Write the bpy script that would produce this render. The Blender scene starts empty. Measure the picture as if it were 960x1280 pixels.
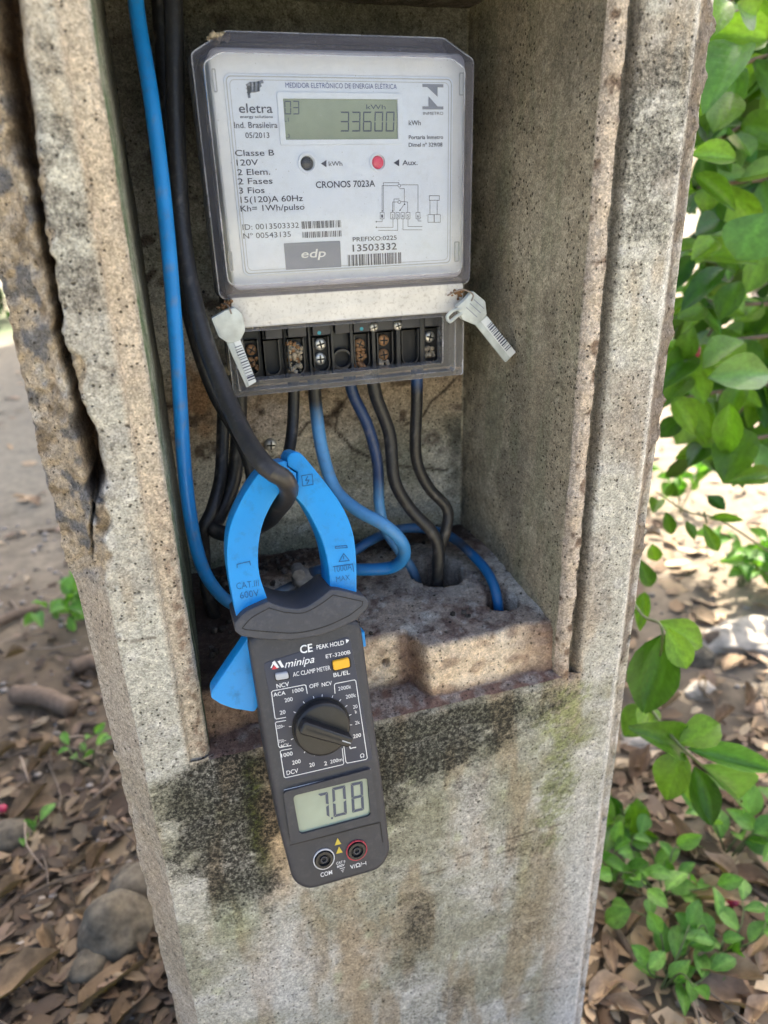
import bpy, bmesh, math, random
import numpy as np
from mathutils import Vector, Matrix, Quaternion

random.seed(7); RNG = np.random.default_rng(11)
S = 0.8                      # design units -> metres (the meter box is about 15 cm wide)
scene = bpy.context.scene
COL = scene.collection

# ------------------------------------------------------------------ camera, sky, sun, exposure
RC = np.array([[0.9545460094, 0.1438717126, -0.2610418477],
               [-0.2966660591, 0.3738772734, -0.8787519751],
               [-0.0288299374, 0.9162514473, 0.3995649134]])
CAM = np.array([0.0, -0.42, 0.85]); FPX = 887.0
cam_data = bpy.data.cameras.new('camera'); cam = bpy.data.objects.new('camera', cam_data); COL.objects.link(cam)
cam_data.sensor_fit = 'VERTICAL'; cam_data.sensor_height = 36.0; cam_data.lens = 36.0 * FPX / 1280.0
cam_data.clip_start = 0.01; cam_data.clip_end = 2000
cam.matrix_world = Matrix.Translation(Vector(CAM * S)) @ Matrix(RC.tolist()).to_4x4()
cam_data.dof.use_dof = True; cam_data.dof.focus_distance = 0.50 * S; cam_data.dof.aperture_fstop = 7.5
scene.camera = cam

SUN_DIR = Vector((0.42, 0.50, 0.80)).normalized()      # towards the sun
elev = math.asin(SUN_DIR.z); azim = math.atan2(SUN_DIR.x, SUN_DIR.y)
world = bpy.data.worlds.new('World'); scene.world = world; world.use_nodes = True
wn = world.node_tree.nodes; wl = world.node_tree.links
sky = wn.new('ShaderNodeTexSky'); sky.sky_type = 'NISHITA'; sky.sun_disc = False
sky.sun_elevation = elev; sky.sun_rotation = azim; sky.dust_density = 6.0; sky.air_density = 0.9; sky.ozone_density = 0.8
wl.new(sky.outputs[0], wn['Background'].inputs[0]); wn['Background'].inputs[1].default_value = 0.15
sun_data = bpy.data.lights.new('sun', 'SUN'); sun_data.energy = 4.3; sun_data.angle = math.radians(0.55); sun_data.color = (1, .94, .83)
sun = bpy.data.objects.new('sun', sun_data); COL.objects.link(sun)
sun.rotation_euler = SUN_DIR.to_track_quat('Z', 'Y').to_euler(); sun.location = (0, 0, 5)
vs = scene.view_settings; vs.view_transform = 'Standard'; vs.look = 'None'; vs.exposure = 1.80; vs.gamma = 1.0; vs.use_curve_mapping = False
scene.cycles.use_denoising = True
scene.cycles.use_adaptive_sampling = True; scene.cycles.adaptive_threshold = 0.03; scene.cycles.max_bounces = 7; scene.cycles.diffuse_bounces = 4; scene.cycles.transparent_max_bounces = 16

# ------------------------------------------------------------------ measuring: image point + depth -> place
def ray(p):
    return RC @ np.array([p[0] - 480.0, 640.0 - p[1], -FPX])
def at(x, y, Y=0.0):
    d = ray((x, y)); return CAM + d * ((Y - CAM[1]) / d[1])
def atz(x, y, Z):
    d = ray((x, y)); return CAM + d * ((Z - CAM[2]) / d[2])
class Frame:
    def __init__(s, O, u, v, n): s.O, s.u, s.v, s.n = [np.array(a, float) for a in (O, u, v, n)]
    def w(s, P):
        P = np.asarray(P, float).reshape(-1, 3)
        return s.O + P[:, :1] * s.u + P[:, 1:2] * s.v + P[:, 2:3] * s.n
    def px(s, p, h=0.0):
        d = ray(p); t = ((s.O + h * s.n - CAM) @ s.n) / (d @ s.n); q = CAM + t * d - s.O
        return np.array([q @ s.u, q @ s.v])
    def pxs(s, pts, h=0.0): return [tuple(s.px(p, h)) for p in pts]

# ------------------------------------------------------------------ numpy noise
def _hash(ix, iy, iz, seed):
    h = (ix.astype(np.int64) * 374761393 + iy.astype(np.int64) * 668265263 + iz.astype(np.int64) * 2147483647 + seed * 974711) & 0xffffffff
    h = ((h ^ (h >> 13)) * 1274126177) & 0xffffffff
    h = h ^ (h >> 16)
    return (h & 0xffffff) / float(0xffffff)
def vnoise(P, sc, seed=0):
    P = np.asarray(P, float) * sc; i = np.floor(P); f = P - i; f = f * f * (3 - 2 * f); i = i.astype(np.int64)
    r = 0
    for a in (0, 1):
        for b in (0, 1):
            for c in (0, 1):
                w = (f[:, 0] if a else 1 - f[:, 0]) * (f[:, 1] if b else 1 - f[:, 1]) * (f[:, 2] if c else 1 - f[:, 2])
                r = r + w * _hash(i[:, 0] + a, i[:, 1] + b, i[:, 2] + c, seed)
    return r
def fbm(P, sc, seed=0, octv=4):
    t = 0; a = 0.5; n = 0
    for k in range(octv):
        t = t + a * vnoise(P, sc * 2 ** k, seed + k * 17); n += a; a *= 0.55
    return t / n                      # 0..1, mean 0.5
def sst(a, b, x):
    t = np.clip((x - a) / (b - a), 0, 1); return t * t * (3 - 2 * t)
def lerp(a, b, t): return a + (b - a) * t
def mixc(C, col, m): return C + (np.array(col)[None, :] - C) * np.clip(m, 0, 1)[:, None]

# ------------------------------------------------------------------ materials
def nodes(name):
    m = bpy.data.materials.new(name); m.use_nodes = True
    return m, m.node_tree.nodes, m.node_tree.links, m.node_tree.nodes['Principled BSDF']
def mixcol(n, l, a, b, fac, mode='MIX'):
    x = n.new('ShaderNodeMix'); x.data_type = 'RGBA'; x.blend_type = mode
    for s, v in ((x.inputs['Factor'], fac), (x.inputs['A'], a), (x.inputs['B'], b)):
        if hasattr(v, 'links') or hasattr(v, 'is_linked'): l.new(v, s)
        elif isinstance(v, (int, float)): s.default_value = v
        else: s.default_value = (*v, 1)
    return x.outputs['Result']
def noise(n, l, sc, detail=4, rough=.55, vec=None):
    t = n.new('ShaderNodeTexNoise'); t.inputs['Scale'].default_value = sc; t.inputs['Detail'].default_value = detail; t.inputs['Roughness'].default_value = rough
    if vec is None: vec = n.new('ShaderNodeTexCoord').outputs['Object']
    l.new(vec, t.inputs['Vector']); return t.outputs['Fac']
def ramp(n, l, src, lo, hi, a=0.0, b=1.0):
    r = n.new('ShaderNodeMapRange'); r.inputs['From Min'].default_value = lo; r.inputs['From Max'].default_value = hi
    r.inputs['To Min'].default_value = a; r.inputs['To Max'].default_value = b; l.new(src, r.inputs['Value']); return r.outputs['Result']
def bump(n, l, src, strength, dist=.001, prev=None):
    b = n.new('ShaderNodeBump'); b.inputs['Strength'].default_value = strength; b.inputs['Distance'].default_value = dist
    l.new(src, b.inputs['Height'])
    if prev is not None: l.new(prev, b.inputs['Normal'])
    return b.outputs['Normal']
def attr(n, name='col'):
    a = n.new('ShaderNodeAttribute'); a.attribute_name = name; return a.outputs['Color']

def plain(name, col=(.5, .5, .5), rough=.5, metal=0, var=.15, vsc=60, bsc=400, bst=.1, dust=0.0, dustcol=(.45, .42, .36), vcol=False, spec=.5):
    m, n, l, p = nodes(name)
    base = attr(n) if vcol else col
    f = ramp(n, l, noise(n, l, vsc), .25, .75, 1 - var, 1 + var)
    g = n.new('ShaderNodeCombineColor'); [l.new(f, g.inputs[i]) for i in range(3)]
    c = mixcol(n, l, base, g.outputs[0], 1.0, 'MULTIPLY')
    if dust:
        d = ramp(n, l, noise(n, l, vsc * 5, 6, .7), .52, .75, 0, dust)
        c = mixcol(n, l, c, dustcol, d)
        l.new(ramp(n, l, d, 0, 1, rough, min(1, rough + .4)), p.inputs['Roughness'])
    else: l.new(ramp(n, l, noise(n, l, vsc * 2.3), .2, .8, max(0, rough - .1), min(1, rough + .1)), p.inputs['Roughness'])
    l.new(c, p.inputs['Base Color']); p.inputs['Metallic'].default_value = metal
    p.inputs['Specular IOR Level'].default_value = spec
    if bst: l.new(bump(n, l, noise(n, l, bsc, 5, .6), bst, .0006), p.inputs['Normal'])
    return m

def concrete_mat(name, pits=1.0, grain=.33, lichen=(.017, .017, .014)):
    """colour attribute = stain colour, its alpha = how much fine lichen speckle sits on it"""
    m, n, l, p = nodes(name)
    tc = n.new('ShaderNodeTexCoord').outputs['Object']
    at_ = n.new('ShaderNodeAttribute'); at_.attribute_name = 'col'; c = at_.outputs['Color']
    def mth(op, a, b):
        x = n.new('ShaderNodeMath'); x.operation = op
        for s_, v in zip(x.inputs, (a, b)):
            if isinstance(v, (int, float)): s_.default_value = v
            else: l.new(v, s_)
        return x.outputs[0]
    def cells(sc):
        v = n.new('ShaderNodeTexVoronoi'); v.inputs['Scale'].default_value = sc; l.new(tc, v.inputs['Vector'])
        sp = n.new('ShaderNodeSeparateColor'); l.new(v.outputs['Color'], sp.inputs[0]); return v, sp
    v1, s1 = cells(1250); v2, s2 = cells(520)
    g = mth('MULTIPLY', ramp(n, l, s1.outputs[0], 0, 1, 1 - grain, 1 + grain), ramp(n, l, s2.outputs[1], 0, 1, 1 - grain * .45, 1 + grain * .45))
    fine = noise(n, l, 190, 4, .75, tc)
    g = mth('MULTIPLY', g, ramp(n, l, fine, .3, .7, .72, 1.28))
    k = n.new('ShaderNodeCombineColor'); [l.new(g, k.inputs[i]) for i in range(3)]
    c = mixcol(n, l, c, k.outputs[0], 1.0, 'MULTIPLY')
    # lichen and soot speckle
    nn = ramp(n, l, noise(n, l, 330, 5, .85, tc), .28, .72, 0, 1)
    f = mth('MULTIPLY', mth('SUBTRACT', at_.outputs['Alpha'], nn), 1.7); cl = n.new('ShaderNodeClamp'); l.new(f, cl.inputs[0])
    c = mixcol(n, l, c, lichen, mth('MULTIPLY', cl.outputs[0], .975))
    hs = []
    for sc, th, dens in ((360, .27, .62), (120, .13, .80)):
        v, sp = cells(sc)
        d = ramp(n, l, mth('ADD', v.outputs['Distance'], ramp(n, l, fine, .2, .8, -.09, .09)), th * .55, th, 1, 0)
        hs.append(mth('MULTIPLY', d, ramp(n, l, sp.outputs[0], dens, dens + .05, 0, 1)))
    for h, dk in zip(hs, (.8, .85)): c = mixcol(n, l, c, (.045, .036, .026), mth('MULTIPLY', h, dk * pits))
    l.new(c, p.inputs['Base Color']); p.inputs['Roughness'].default_value = .92; p.inputs['Specular IOR Level'].default_value = .25
    nrm = bump(n, l, noise(n, l, 480, 4, .75, tc), .75, .0012)
    nrm = bump(n, l, s1.outputs[0], .35, .0006, nrm)
    nrm = bump(n, l, mth('SUBTRACT', 1.0, mth('MAXIMUM', hs[0], hs[1])), .8 * pits, .0016, nrm)
    l.new(nrm, p.inputs['Normal'])
    return m

def clear_mat(name, tint=(.93, .94, .97), milk=.06, milkcol=(.6, .6, .62), rough=.06, specks=.5, vary=(.5, 2.0)):
    m, n, l, p = nodes(name)
    tr = n.new('ShaderNodeBsdfTransparent'); tr.inputs[0].default_value = (*tint, 1)
    gl = n.new('ShaderNodeBsdfGlossy'); gl.inputs['Roughness'].default_value = rough; gl.inputs[0].default_value = (1, 1, 1, 1)
    df = n.new('ShaderNodeBsdfDiffuse'); df.inputs[0].default_value = (*milkcol, 1)
    fr = n.new('ShaderNodeFresnel'); fr.inputs[0].default_value = 1.5
    a = n.new('ShaderNodeMixShader'); l.new(fr.outputs[0], a.inputs[0]); l.new(tr.outputs[0], a.inputs[1]); l.new(gl.outputs[0], a.inputs[2])
    b = n.new('ShaderNodeMixShader'); l.new(a.outputs[0], b.inputs[1]); l.new(df.outputs[0], b.inputs[2])
    s1 = ramp(n, l, noise(n, l, 55, 6, .7), .45, .75, milk * vary[0], milk * vary[1])
    s2 = ramp(n, l, noise(n, l, 900, 2, .5), .72, .76, 0, specks)
    mx = n.new('ShaderNodeMath'); mx.operation = 'MAXIMUM'; l.new(s1, mx.inputs[0]); l.new(s2, mx.inputs[1]); l.new(mx.outputs[0], b.inputs[0])
    l.new(b.outputs[0], n['Material Output'].inputs['Surface'])
    return m

def leaf_mat(name, dark, light, trans=.35, rough=.28):
    m, n, l, p = nodes(name)
    oi = n.new('ShaderNodeObjectInfo')
    c = mixcol(n, l, dark, light, oi.outputs['Random'])
    c = mixcol(n, l, c, attr(n), 1.0, 'MULTIPLY')
    tcx = n.new('ShaderNodeTexCoord').outputs['Object']; sx = n.new('ShaderNodeSeparateXYZ'); l.new(tcx, sx.inputs[0])
    def mth(op, a, b=0.0):
        x = n.new('ShaderNodeMath'); x.operation = op
        for s_, v in zip(x.inputs, (a, b)):
            if isinstance(v, (int, float)): s_.default_value = v
            else: l.new(v, s_)
        return x.outputs[0]
    vein = mth('SINE', mth('MULTIPLY', mth('SUBTRACT', sx.outputs[1], mth('MULTIPLY', mth('ABSOLUTE', sx.outputs[0]), .55)), 58.0))
    vein = ramp(n, l, vein, .90, 1.0, 0, 1)
    f = mth('ADD', ramp(n, l, noise(n, l, 5, 5, .65, tcx), .3, .7, .68, 1.32), mth('MULTIPLY', vein, .09)); k = n.new('ShaderNodeCombineColor'); [l.new(f, k.inputs[i]) for i in range(3)]
    c = mixcol(n, l, c, k.outputs[0], 1.0, 'MULTIPLY')
    c = mixcol(n, l, c, (.16, .11, .04), ramp(n, l, noise(n, l, 14, 3, .6, tcx), .70, .76, 0, .8))
    l.new(c, p.inputs['Base Color']); p.inputs['Roughness'].default_value = rough; p.inputs['Specular IOR Level'].default_value = .45
    l.new(bump(n, l, mth('ADD', noise(n, l, 12, 4), mth('MULTIPLY', vein, .25)), .35, .002), p.inputs['Normal'])
    t = n.new('ShaderNodeBsdfTranslucent'); l.new(mixcol(n, l, c, (1.0, 1.15, .35), 1.0, 'MULTIPLY'), t.inputs[0])
    x = n.new('ShaderNodeMixShader'); x.inputs[0].default_value = trans; l.new(p.outputs[0], x.inputs[1]); l.new(t.outputs[0], x.inputs[2])
    l.new(x.outputs[0], n['Material Output'].inputs['Surface'])
    return m

M = {}
M['concrete'] = concrete_mat('weathered_concrete')
M['mortar'] = concrete_mat('rough_mortar', .9, .24, (.060, .038, .030))
M['white_plastic'] = plain('white_moulded_plastic', (.76, .78, .84), .38, var=.04, vsc=25, bst=.03, dust=.10)
M['dirty_white'] = plain('dirty_white_plastic', (.72, .70, .67), .5, var=.12, vsc=90, bst=.05, dust=.5, dustcol=(.20, .15, .11))
M['faceplate'] = plain('printed_faceplate', (.74, .80, .93), .5, var=.03, vsc=20, bst=0, dust=.16)
M['clear'] = clear_mat('clear_polycarbonate', (.985, .985, .99), .05, (.75, .75, .78))
M['clear_clean'] = clear_mat('clean_polycarbonate', (.97, .97, .98), .008, (.6, .6, .62), .05, .12)
M['clear_rim'] = clear_mat('milky_polycarbonate_rim', (.90, .90, .95), .32, (.50, .49, .58), .10, .8, (.85, 1.3))
M['clear_frame'] = clear_mat('scuffed_clear_frame', (.72, .70, .72), .30, (.50, .48, .46), .15, .6, (.8, 1.4))
M['ink'] = plain('dark_print', (.035, .04, .09), .6, var=.1, bst=0)
M['ink_blue'] = plain('blue_print', (.06, .09, .30), .6, var=.1, bst=0)
M['ink_grey'] = plain('grey_print', (.20, .22, .30), .6, var=.08, bst=0)
M['ink_white'] = plain('white_print', (.78, .79, .80), .6, var=.1, vsc=200, bst=0)
M['line_grey'] = plain('moulded_edge', (.45, .46, .50), .5, var=.05, bst=0)
M['lcd'] = plain('lcd_glass', (.29, .34, .26), .18, var=.22, vsc=22, bst=0)
M['lcd_digit'] = plain('lcd_segment', (.045, .06, .10), .4, var=.1, bst=0)
M['black_plastic'] = plain('black_terminal_plastic', (.016, .017, .020), .45, var=.2, bst=.08, dust=.12, dustcol=(.14, .12, .10))
M['slot'] = plain('deep_slot_black', (.008, .008, .009), .6, var=.1, bst=0)
M['steel'] = plain('zinc_screw', (.62, .61, .58), .42, .8, var=.25, vsc=220, bst=.15, dust=.3, dustcol=(.2, .15, .1))
M['rust'] = plain('corroded_brass', (.28, .15, .07), .7, .3, var=.5, vsc=260, bst=.5, dust=.4, dustcol=(.35, .28, .2))
M['cobweb'] = plain('crumbly_dirt', (.36, .30, .22), .95, var=.5, vsc=300, bst=.8)
M['led_red'] = plain('red_lamp_lens', (.80, .05, .13), .2, var=.15, vsc=300, bst=0)
M['led_dark'] = plain('dark_sensor_lens', (.02, .022, .035), .15, var=.1, bst=0)
M['teal'] = plain('teal_dot', (.03, .30, .42), .5, bst=0)
M['seal_clear'] = plain('frosted_seal_plastic', (.52, .56, .55), .30, var=.25, vsc=120, bst=.2, dust=.15)
M['seal_white'] = plain('white_seal_label', (.72, .75, .76), .45, var=.06, bst=0)
M['wire'] = plain('seal_wire', (.30, .25, .22), .5, .6)
M['charcoal'] = plain('charcoal_abs', (.034, .036, .046), .50, var=.12, vsc=40, bsc=1600, bst=.22, dust=.12, dustcol=(.22, .21, .20))
M['collar'] = plain('charcoal_rubber_guard', (.048, .051, .064), .55, var=.12, vsc=40, bsc=1800, bst=.3, dust=.14, dustcol=(.26, .25, .24))
M['panel'] = plain('printed_control_panel', (.032, .037, .060), .5, var=.06, vsc=40, bsc=1800, bst=.06)
M['knob'] = plain('knob_black', (.011, .011, .013), .40, var=.15, vsc=60, bsc=1500, bst=.12, dust=.10, dustcol=(.12, .12, .12))
M['jaw'] = plain('cyan_blue_abs', (.003, .26, .66), .38, var=.08, vsc=30, bsc=1500, bst=.15, dust=.5, dustcol=(.02, .10, .22))
M['jaw_line'] = plain('engraved_blue', (.004, .085, .22), .6, bst=0)
M['yellow'] = plain('yellow_button', (.80, .42, .02), .45, bst=.05)
M['grey_button'] = plain('grey_button', (.45, .47, .50), .5, bst=.05, dust=.2)
M['ring_white'] = plain('socket_ring_white', (.62, .62, .64), .5, bst=0)
M['ring_red'] = plain('socket_ring_red', (.42, .03, .06), .5, bst=0)
M['red_print'] = plain('red_print', (.55, .03, .05), .5, bst=0)
M['yellow_print'] = plain('yellow_print', (.62, .48, .06), .5, bst=0)
M['pvc'] = plain('pvc_cable', vcol=True, rough=.42, var=.12, vsc=60, bsc=300, bst=.25, dust=.26, dustcol=(.15, .14, .13))
M['connector'] = plain('oxidised_connector', (.20, .19, .18), .75, .2, var=.5, vsc=150, bst=.6)
M['leaf'] = leaf_mat('green_leaf', (.024, .090, .008), (.17, .32, .028), .4)
M['leaf_young'] = leaf_mat('young_leaf', (.14, .30, .030), (.22, .38, .05), .5)
M['leaf_pale'] = leaf_mat('glossy_pale_leaf', (.10, .24, .045), (.19, .34, .08), .3, .32)
M['leaf_low'] = leaf_mat('ground_plant_leaf', (.09, .23, .035), (.22, .42, .09), .4, .4)
M['dry_shaded'] = leaf_mat('shaded_dry_leaf', (.07, .045, .026), (.24, .165, .095), .1, .75)  # dry leaf copy darkened for the shaded ground on the left
M['dry'] = leaf_mat('dry_leaf', (.16, .095, .055), (.42, .30, .20), .15, .7)
M['litter'] = plain('litter_mix', vcol=True, rough=.8, var=.3, vsc=40, bst=.3)
M['twig'] = plain('twig_bark', (.15, .105, .07), .85, var=.35, vsc=90, bst=.5)
M['green_stem'] = plain('green_stem', (.11, .14, .05), .6, var=.3, vsc=90, bst=.3)
M['stone'] = plain('grey_stone', (.11, .093, .066), .95, var=.75, vsc=70, bsc=260, bst=1.0, dust=.5, dustcol=(.05, .04, .03))
M['stone_pale'] = plain('pale_stone', (.50, .43, .34), .9, var=.45, vsc=40, bsc=120, bst=.5)
M['berry'] = plain('red_berry', (.30, .01, .05), .3, bst=0)
M['bark'] = plain('tree_bark', (.12, .09, .065), .95, var=.4, vsc=14, bsc=40, bst=.8)

# ------------------------------------------------------------------ object helpers
def origin_of(o):
    v = np.zeros(3)
    while o is not None:
        v += np.array(o.location) / S; o = o.parent
    return v
def tag(o, label, cat, group=None):
    o['label'] = label; o['category'] = cat
    if group: o['group'] = group
    return o
def thing(name, label, cat, loc=(0, 0, 0), group=None):
    o = bpy.data.objects.new(name, None); COL.objects.link(o); o.location = Vector(np.array(loc, float) * S); o.empty_display_size = .02
    return tag(o, label, cat, group)
def make_mesh(name, V, F, mat, smooth=True, sharp=35, col=None):
    me = bpy.data.meshes.new(name)
    me.from_pydata([tuple(v) for v in np.asarray(V, float) * S], [], [tuple(int(i) for i in f) for f in F])
    me.materials.append(M[mat] if isinstance(mat, str) else mat)
    if smooth:
        me.polygons.foreach_set('use_smooth', [True] * len(me.polygons))
        if sharp: me.set_sharp_from_angle(angle=math.radians(sharp))
    if col is not None:
        a = me.attributes.new('col', 'FLOAT_COLOR', 'POINT'); cc_ = np.asarray(col, float); c = np.zeros((len(V), 4)); c[:, :cc_.shape[1]] = cc_
        a.data.foreach_set('color', c.ravel().astype(np.float32))
    me.update(); return me
def obj(name, V, F, mat, parent=None, base=None, **k):
    V = np.asarray(V, float)
    if parent is not None: o0 = origin_of(parent)
    elif base is not None: o0 = np.array(base, float)
    else: o0 = np.array([(V[:, 0].min() + V[:, 0].max()) / 2, (V[:, 1].min() + V[:, 1].max()) / 2, V[:, 2].min()])
    me = make_mesh(name, V - o0, F, mat, **k)
    o = bpy.data.objects.new(name, me); COL.objects.link(o)
    if parent is not None: o.parent = parent
    else: o.location = Vector(o0 * S)
    return o
class MB:                                   # collects shapes of ONE part
    def __init__(s): s.V = []; s.F = []; s.C = []
    def add(s, V, F, c=None):
        b = len(s.V); s.V.extend([tuple(v) for v in V]); s.F.extend([tuple(int(i) + b for i in f) for f in F])
        if c is not None: s.C.extend([c] * len(V) if np.ndim(c) == 1 else list(c))
        return s
    def build(s, name, mat, parent=None, **k):
        if s.C: k['col'] = s.C
        return obj(name, s.V, s.F, mat, parent, **k)
def prism(fr, poly, h0, h1, bev=0, seg=2, back=False):
    """outline poly (u,v) in a frame, from height h0 to h1, top edge rounded"""
    bm = bmesh.new(); a = sum(poly[i][0] * poly[(i + 1) % len(poly)][1] - poly[(i + 1) % len(poly)][0] * poly[i][1] for i in range(len(poly)))
    if a < 0: poly = poly[::-1]
    vs = [bm.verts.new((p[0], p[1], h0)) for p in poly]; f = bm.faces.new(vs)
    r = bmesh.ops.extrude_face_region(bm, geom=[f]); nv = [e for e in r['geom'] if isinstance(e, bmesh.types.BMVert)]
    for v in nv: v.co.z = h1
    bmesh.ops.recalc_face_normals(bm, faces=bm.faces[:])
    if bev:
        tops = [e for e in bm.edges if all(abs(v.co.z - h1) < 1e-7 for v in e.verts)]
        if back: tops += [e for e in bm.edges if all(abs(v.co.z - h0) < 1e-7 for v in e.verts)]
        bmesh.ops.bevel(bm, geom=tops, offset=bev, segments=seg, affect='EDGES', profile=.6, clamp_overlap=True)
    bm.verts.index_update(); V = fr.w([v.co[:] for v in bm.verts]); F = [[v.index for v in f.verts] for f in bm.faces]; bm.free()
    return V, F
def ring(fr, poly_out, poly_in, h0, h1):
    """frame between two outlines with the same number of points"""
    n = len(poly_out); P = [(*p, h1) for p in poly_out] + [(*p, h1) for p in poly_in] + [(*p, h0) for p in poly_out] + [(*p, h0) for p in poly_in]; F = []
    for i in range(n):
        j = (i + 1) % n
        F += [(i, j, n + j, n + i), (2 * n + i, 2 * n + j, j, i), (n + i, n + j, 3 * n + j, 3 * n + i), (3 * n + i, 3 * n + j, 2 * n + j, 2 * n + i)]
    return fr.w(P), F
def rrect(u0, v0, u1, v1, r, k=4):
    P = []
    for cx, cy, a0 in ((u1 - r, v0 + r, -90), (u1 - r, v1 - r, 0), (u0 + r, v1 - r, 90), (u0 + r, v0 + r, 180)):
        for i in range(k + 1):
            a = math.radians(a0 + 90 * i / k); P.append((cx + r * math.cos(a), cy + r * math.sin(a)))
    return P
def circ(c, r, k=28, a0=0): return [(c[0] + r * math.cos(a0 + 2 * math.pi * i / k), c[1] + r * math.sin(a0 + 2 * math.pi * i / k)) for i in range(k)]
def roundpoly(poly, r, k=4):
    out = []; n = len(poly)
    for i in range(n):
        p, a, b = (np.array(poly[j % n], float) for j in (i, i - 1, i + 1))
        da, db = a - p, b - p; la, lb = np.linalg.norm(da), np.linalg.norm(db); q = min(r, la * .45, lb * .45)
        s, e = p + da / la * q, p + db / lb * q
        for j in range(k + 1):
            t = j / k; out.append(tuple((1 - t) ** 2 * s + 2 * t * (1 - t) * p + t * t * e))
    return out
def spline(P, step=.004):
    P = [np.array(p, float) for p in P]; Q = [2 * P[0] - P[1]] + P + [2 * P[-1] - P[-2]]; out = []
    for i in range(1, len(Q) - 2):
        n = max(2, int(np.linalg.norm(Q[i + 1] - Q[i]) / step))
        for j in range(n):
            t = j / n; a, b, c, d = Q[i - 1:i + 3]
            out.append(.5 * ((2 * b) + (c - a) * t + (2 * a - 5 * b + 4 * c - d) * t * t + (3 * b - a - 3 * c + d) * t ** 3))
    out.append(P[-1]); return np.array(out)
def tube(P, r, k=12, step=.004, wob=0):
    P = spline(P, step); n = len(P); r = np.interp(np.linspace(0, 1, n), np.linspace(0, 1, len(r)), r) if np.ndim(r) else np.full(n, r)
    T = np.gradient(P, axis=0); T /= np.linalg.norm(T, axis=1)[:, None]
    N = np.cross(T[0], [0.3, .9, .2]); N /= np.linalg.norm(N); V = []; F = []
    for i in range(n):
        N = N - T[i] * (N @ T[i]); N /= np.linalg.norm(N); B = np.cross(T[i], N)
        for j in range(k):
            a = 2 * math.pi * j / k; rr = r[i] * (1 + wob * (math.sin(i * .9 + j * 2.1) * .5 + random.uniform(-.5, .5)))
            V.append(P[i] + rr * (math.cos(a) * N + math.sin(a) * B))
    for i in range(n - 1):
        for j in range(k): F.append((i * k + j, i * k + (j + 1) % k, (i + 1) * k + (j + 1) % k, (i + 1) * k + j))
    F.append(tuple(range(k - 1, -1, -1))); F.append(tuple(range((n - 1) * k, n * k)))
    return np.array(V), F, np.repeat(np.linspace(0, 1, n), k)
def lumps(c, r, seed, sub=2, sq=(1, 1, 1), amp=.35, freq=1.6):
    bm = bmesh.new(); bmesh.ops.create_icosphere(bm, subdivisions=sub, radius=1); P = np.array([v.co[:] for v in bm.verts]); F = [[v.index for v in f.verts] for f in bm.faces]; bm.free()
    P = P * (1 + amp * (fbm(P + seed * 3.7, freq, seed, 3) - .5) * 2)[:, None]
    return np.array(c) + P * np.array(sq) * r, F

# lettering ----------------------------------------------------------------
_glyph = {}
def text_geo(body, bold=0.0):
    k = (body, bold)
    if k not in _glyph:
        cu = bpy.data.curves.new('t', 'FONT'); cu.body = body; cu.size = 1; cu.resolution_u = 3; cu.offset = bold
        o = bpy.data.objects.new('t', cu); COL.objects.link(o); dg = bpy.context.evaluated_depsgraph_get(); me = o.evaluated_get(dg).to_mesh()
        V = np.array([v.co[:2] for v in me.vertices]); F = [list(p.vertices) for p in me.polygons]
        o.evaluated_get(dg).to_mesh_clear(); bpy.data.objects.remove(o); bpy.data.curves.remove(cu); _glyph[k] = (V, F)
    return _glyph[k]
def put_text(mb, fr, body, xl, xr, yb, hpx, h, bold=0.0, slope=None, shear=0.0, caps=True):
    V, F = text_geo(body, bold)
    if not len(V): return
    p0 = fr.px((xl, yb), h); p1 = fr.px((xr, yb + (slope or 0) * (xr - xl)), h); top = fr.px((xl, yb - hpx), h)
    w = p1[0] - p0[0]; ch = top[1] - p0[1]
    x = (V[:, 0] - V[:, 0].min()) / (V[:, 0].max() - V[:, 0].min()) * w; y = V[:, 1] / .70 * ch
    mb.add(fr.w(np.c_[p0[0] + x + shear * y, p0[1] + y, np.full(len(x), h)]), F)
def quad(mb, fr, u0, v0, u1, v1, h): mb.add(fr.w([(u0, v0, h), (u1, v0, h), (u1, v1, h), (u0, v1, h)]), [(0, 1, 2, 3)])
def stroke(mb, fr, pts, w, h, closed=False):
    pts = [np.array(p, float) for p in pts]
    if closed: pts = pts + [pts[0]]
    for a, b in zip(pts[:-1], pts[1:]):
        d = b - a; L = np.linalg.norm(d)
        if L < 1e-9: continue
        d = d / L; n = np.array([-d[1], d[0]]) * w / 2; a2, b2 = a - d * w * .3, b + d * w * .3
        mb.add(fr.w([(*(a2 - n), h), (*(b2 - n), h), (*(b2 + n), h), (*(a2 + n), h)]), [(0, 1, 2, 3)])
SEGS = {'0': 'abcdef', '1': 'bc', '2': 'abged', '3': 'abgcd', '4': 'fgbc', '5': 'afgcd', '6': 'afgedc', '7': 'abc', '8': 'abcdefg', '9': 'abfgcd', 'L': 'fed'}
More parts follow.
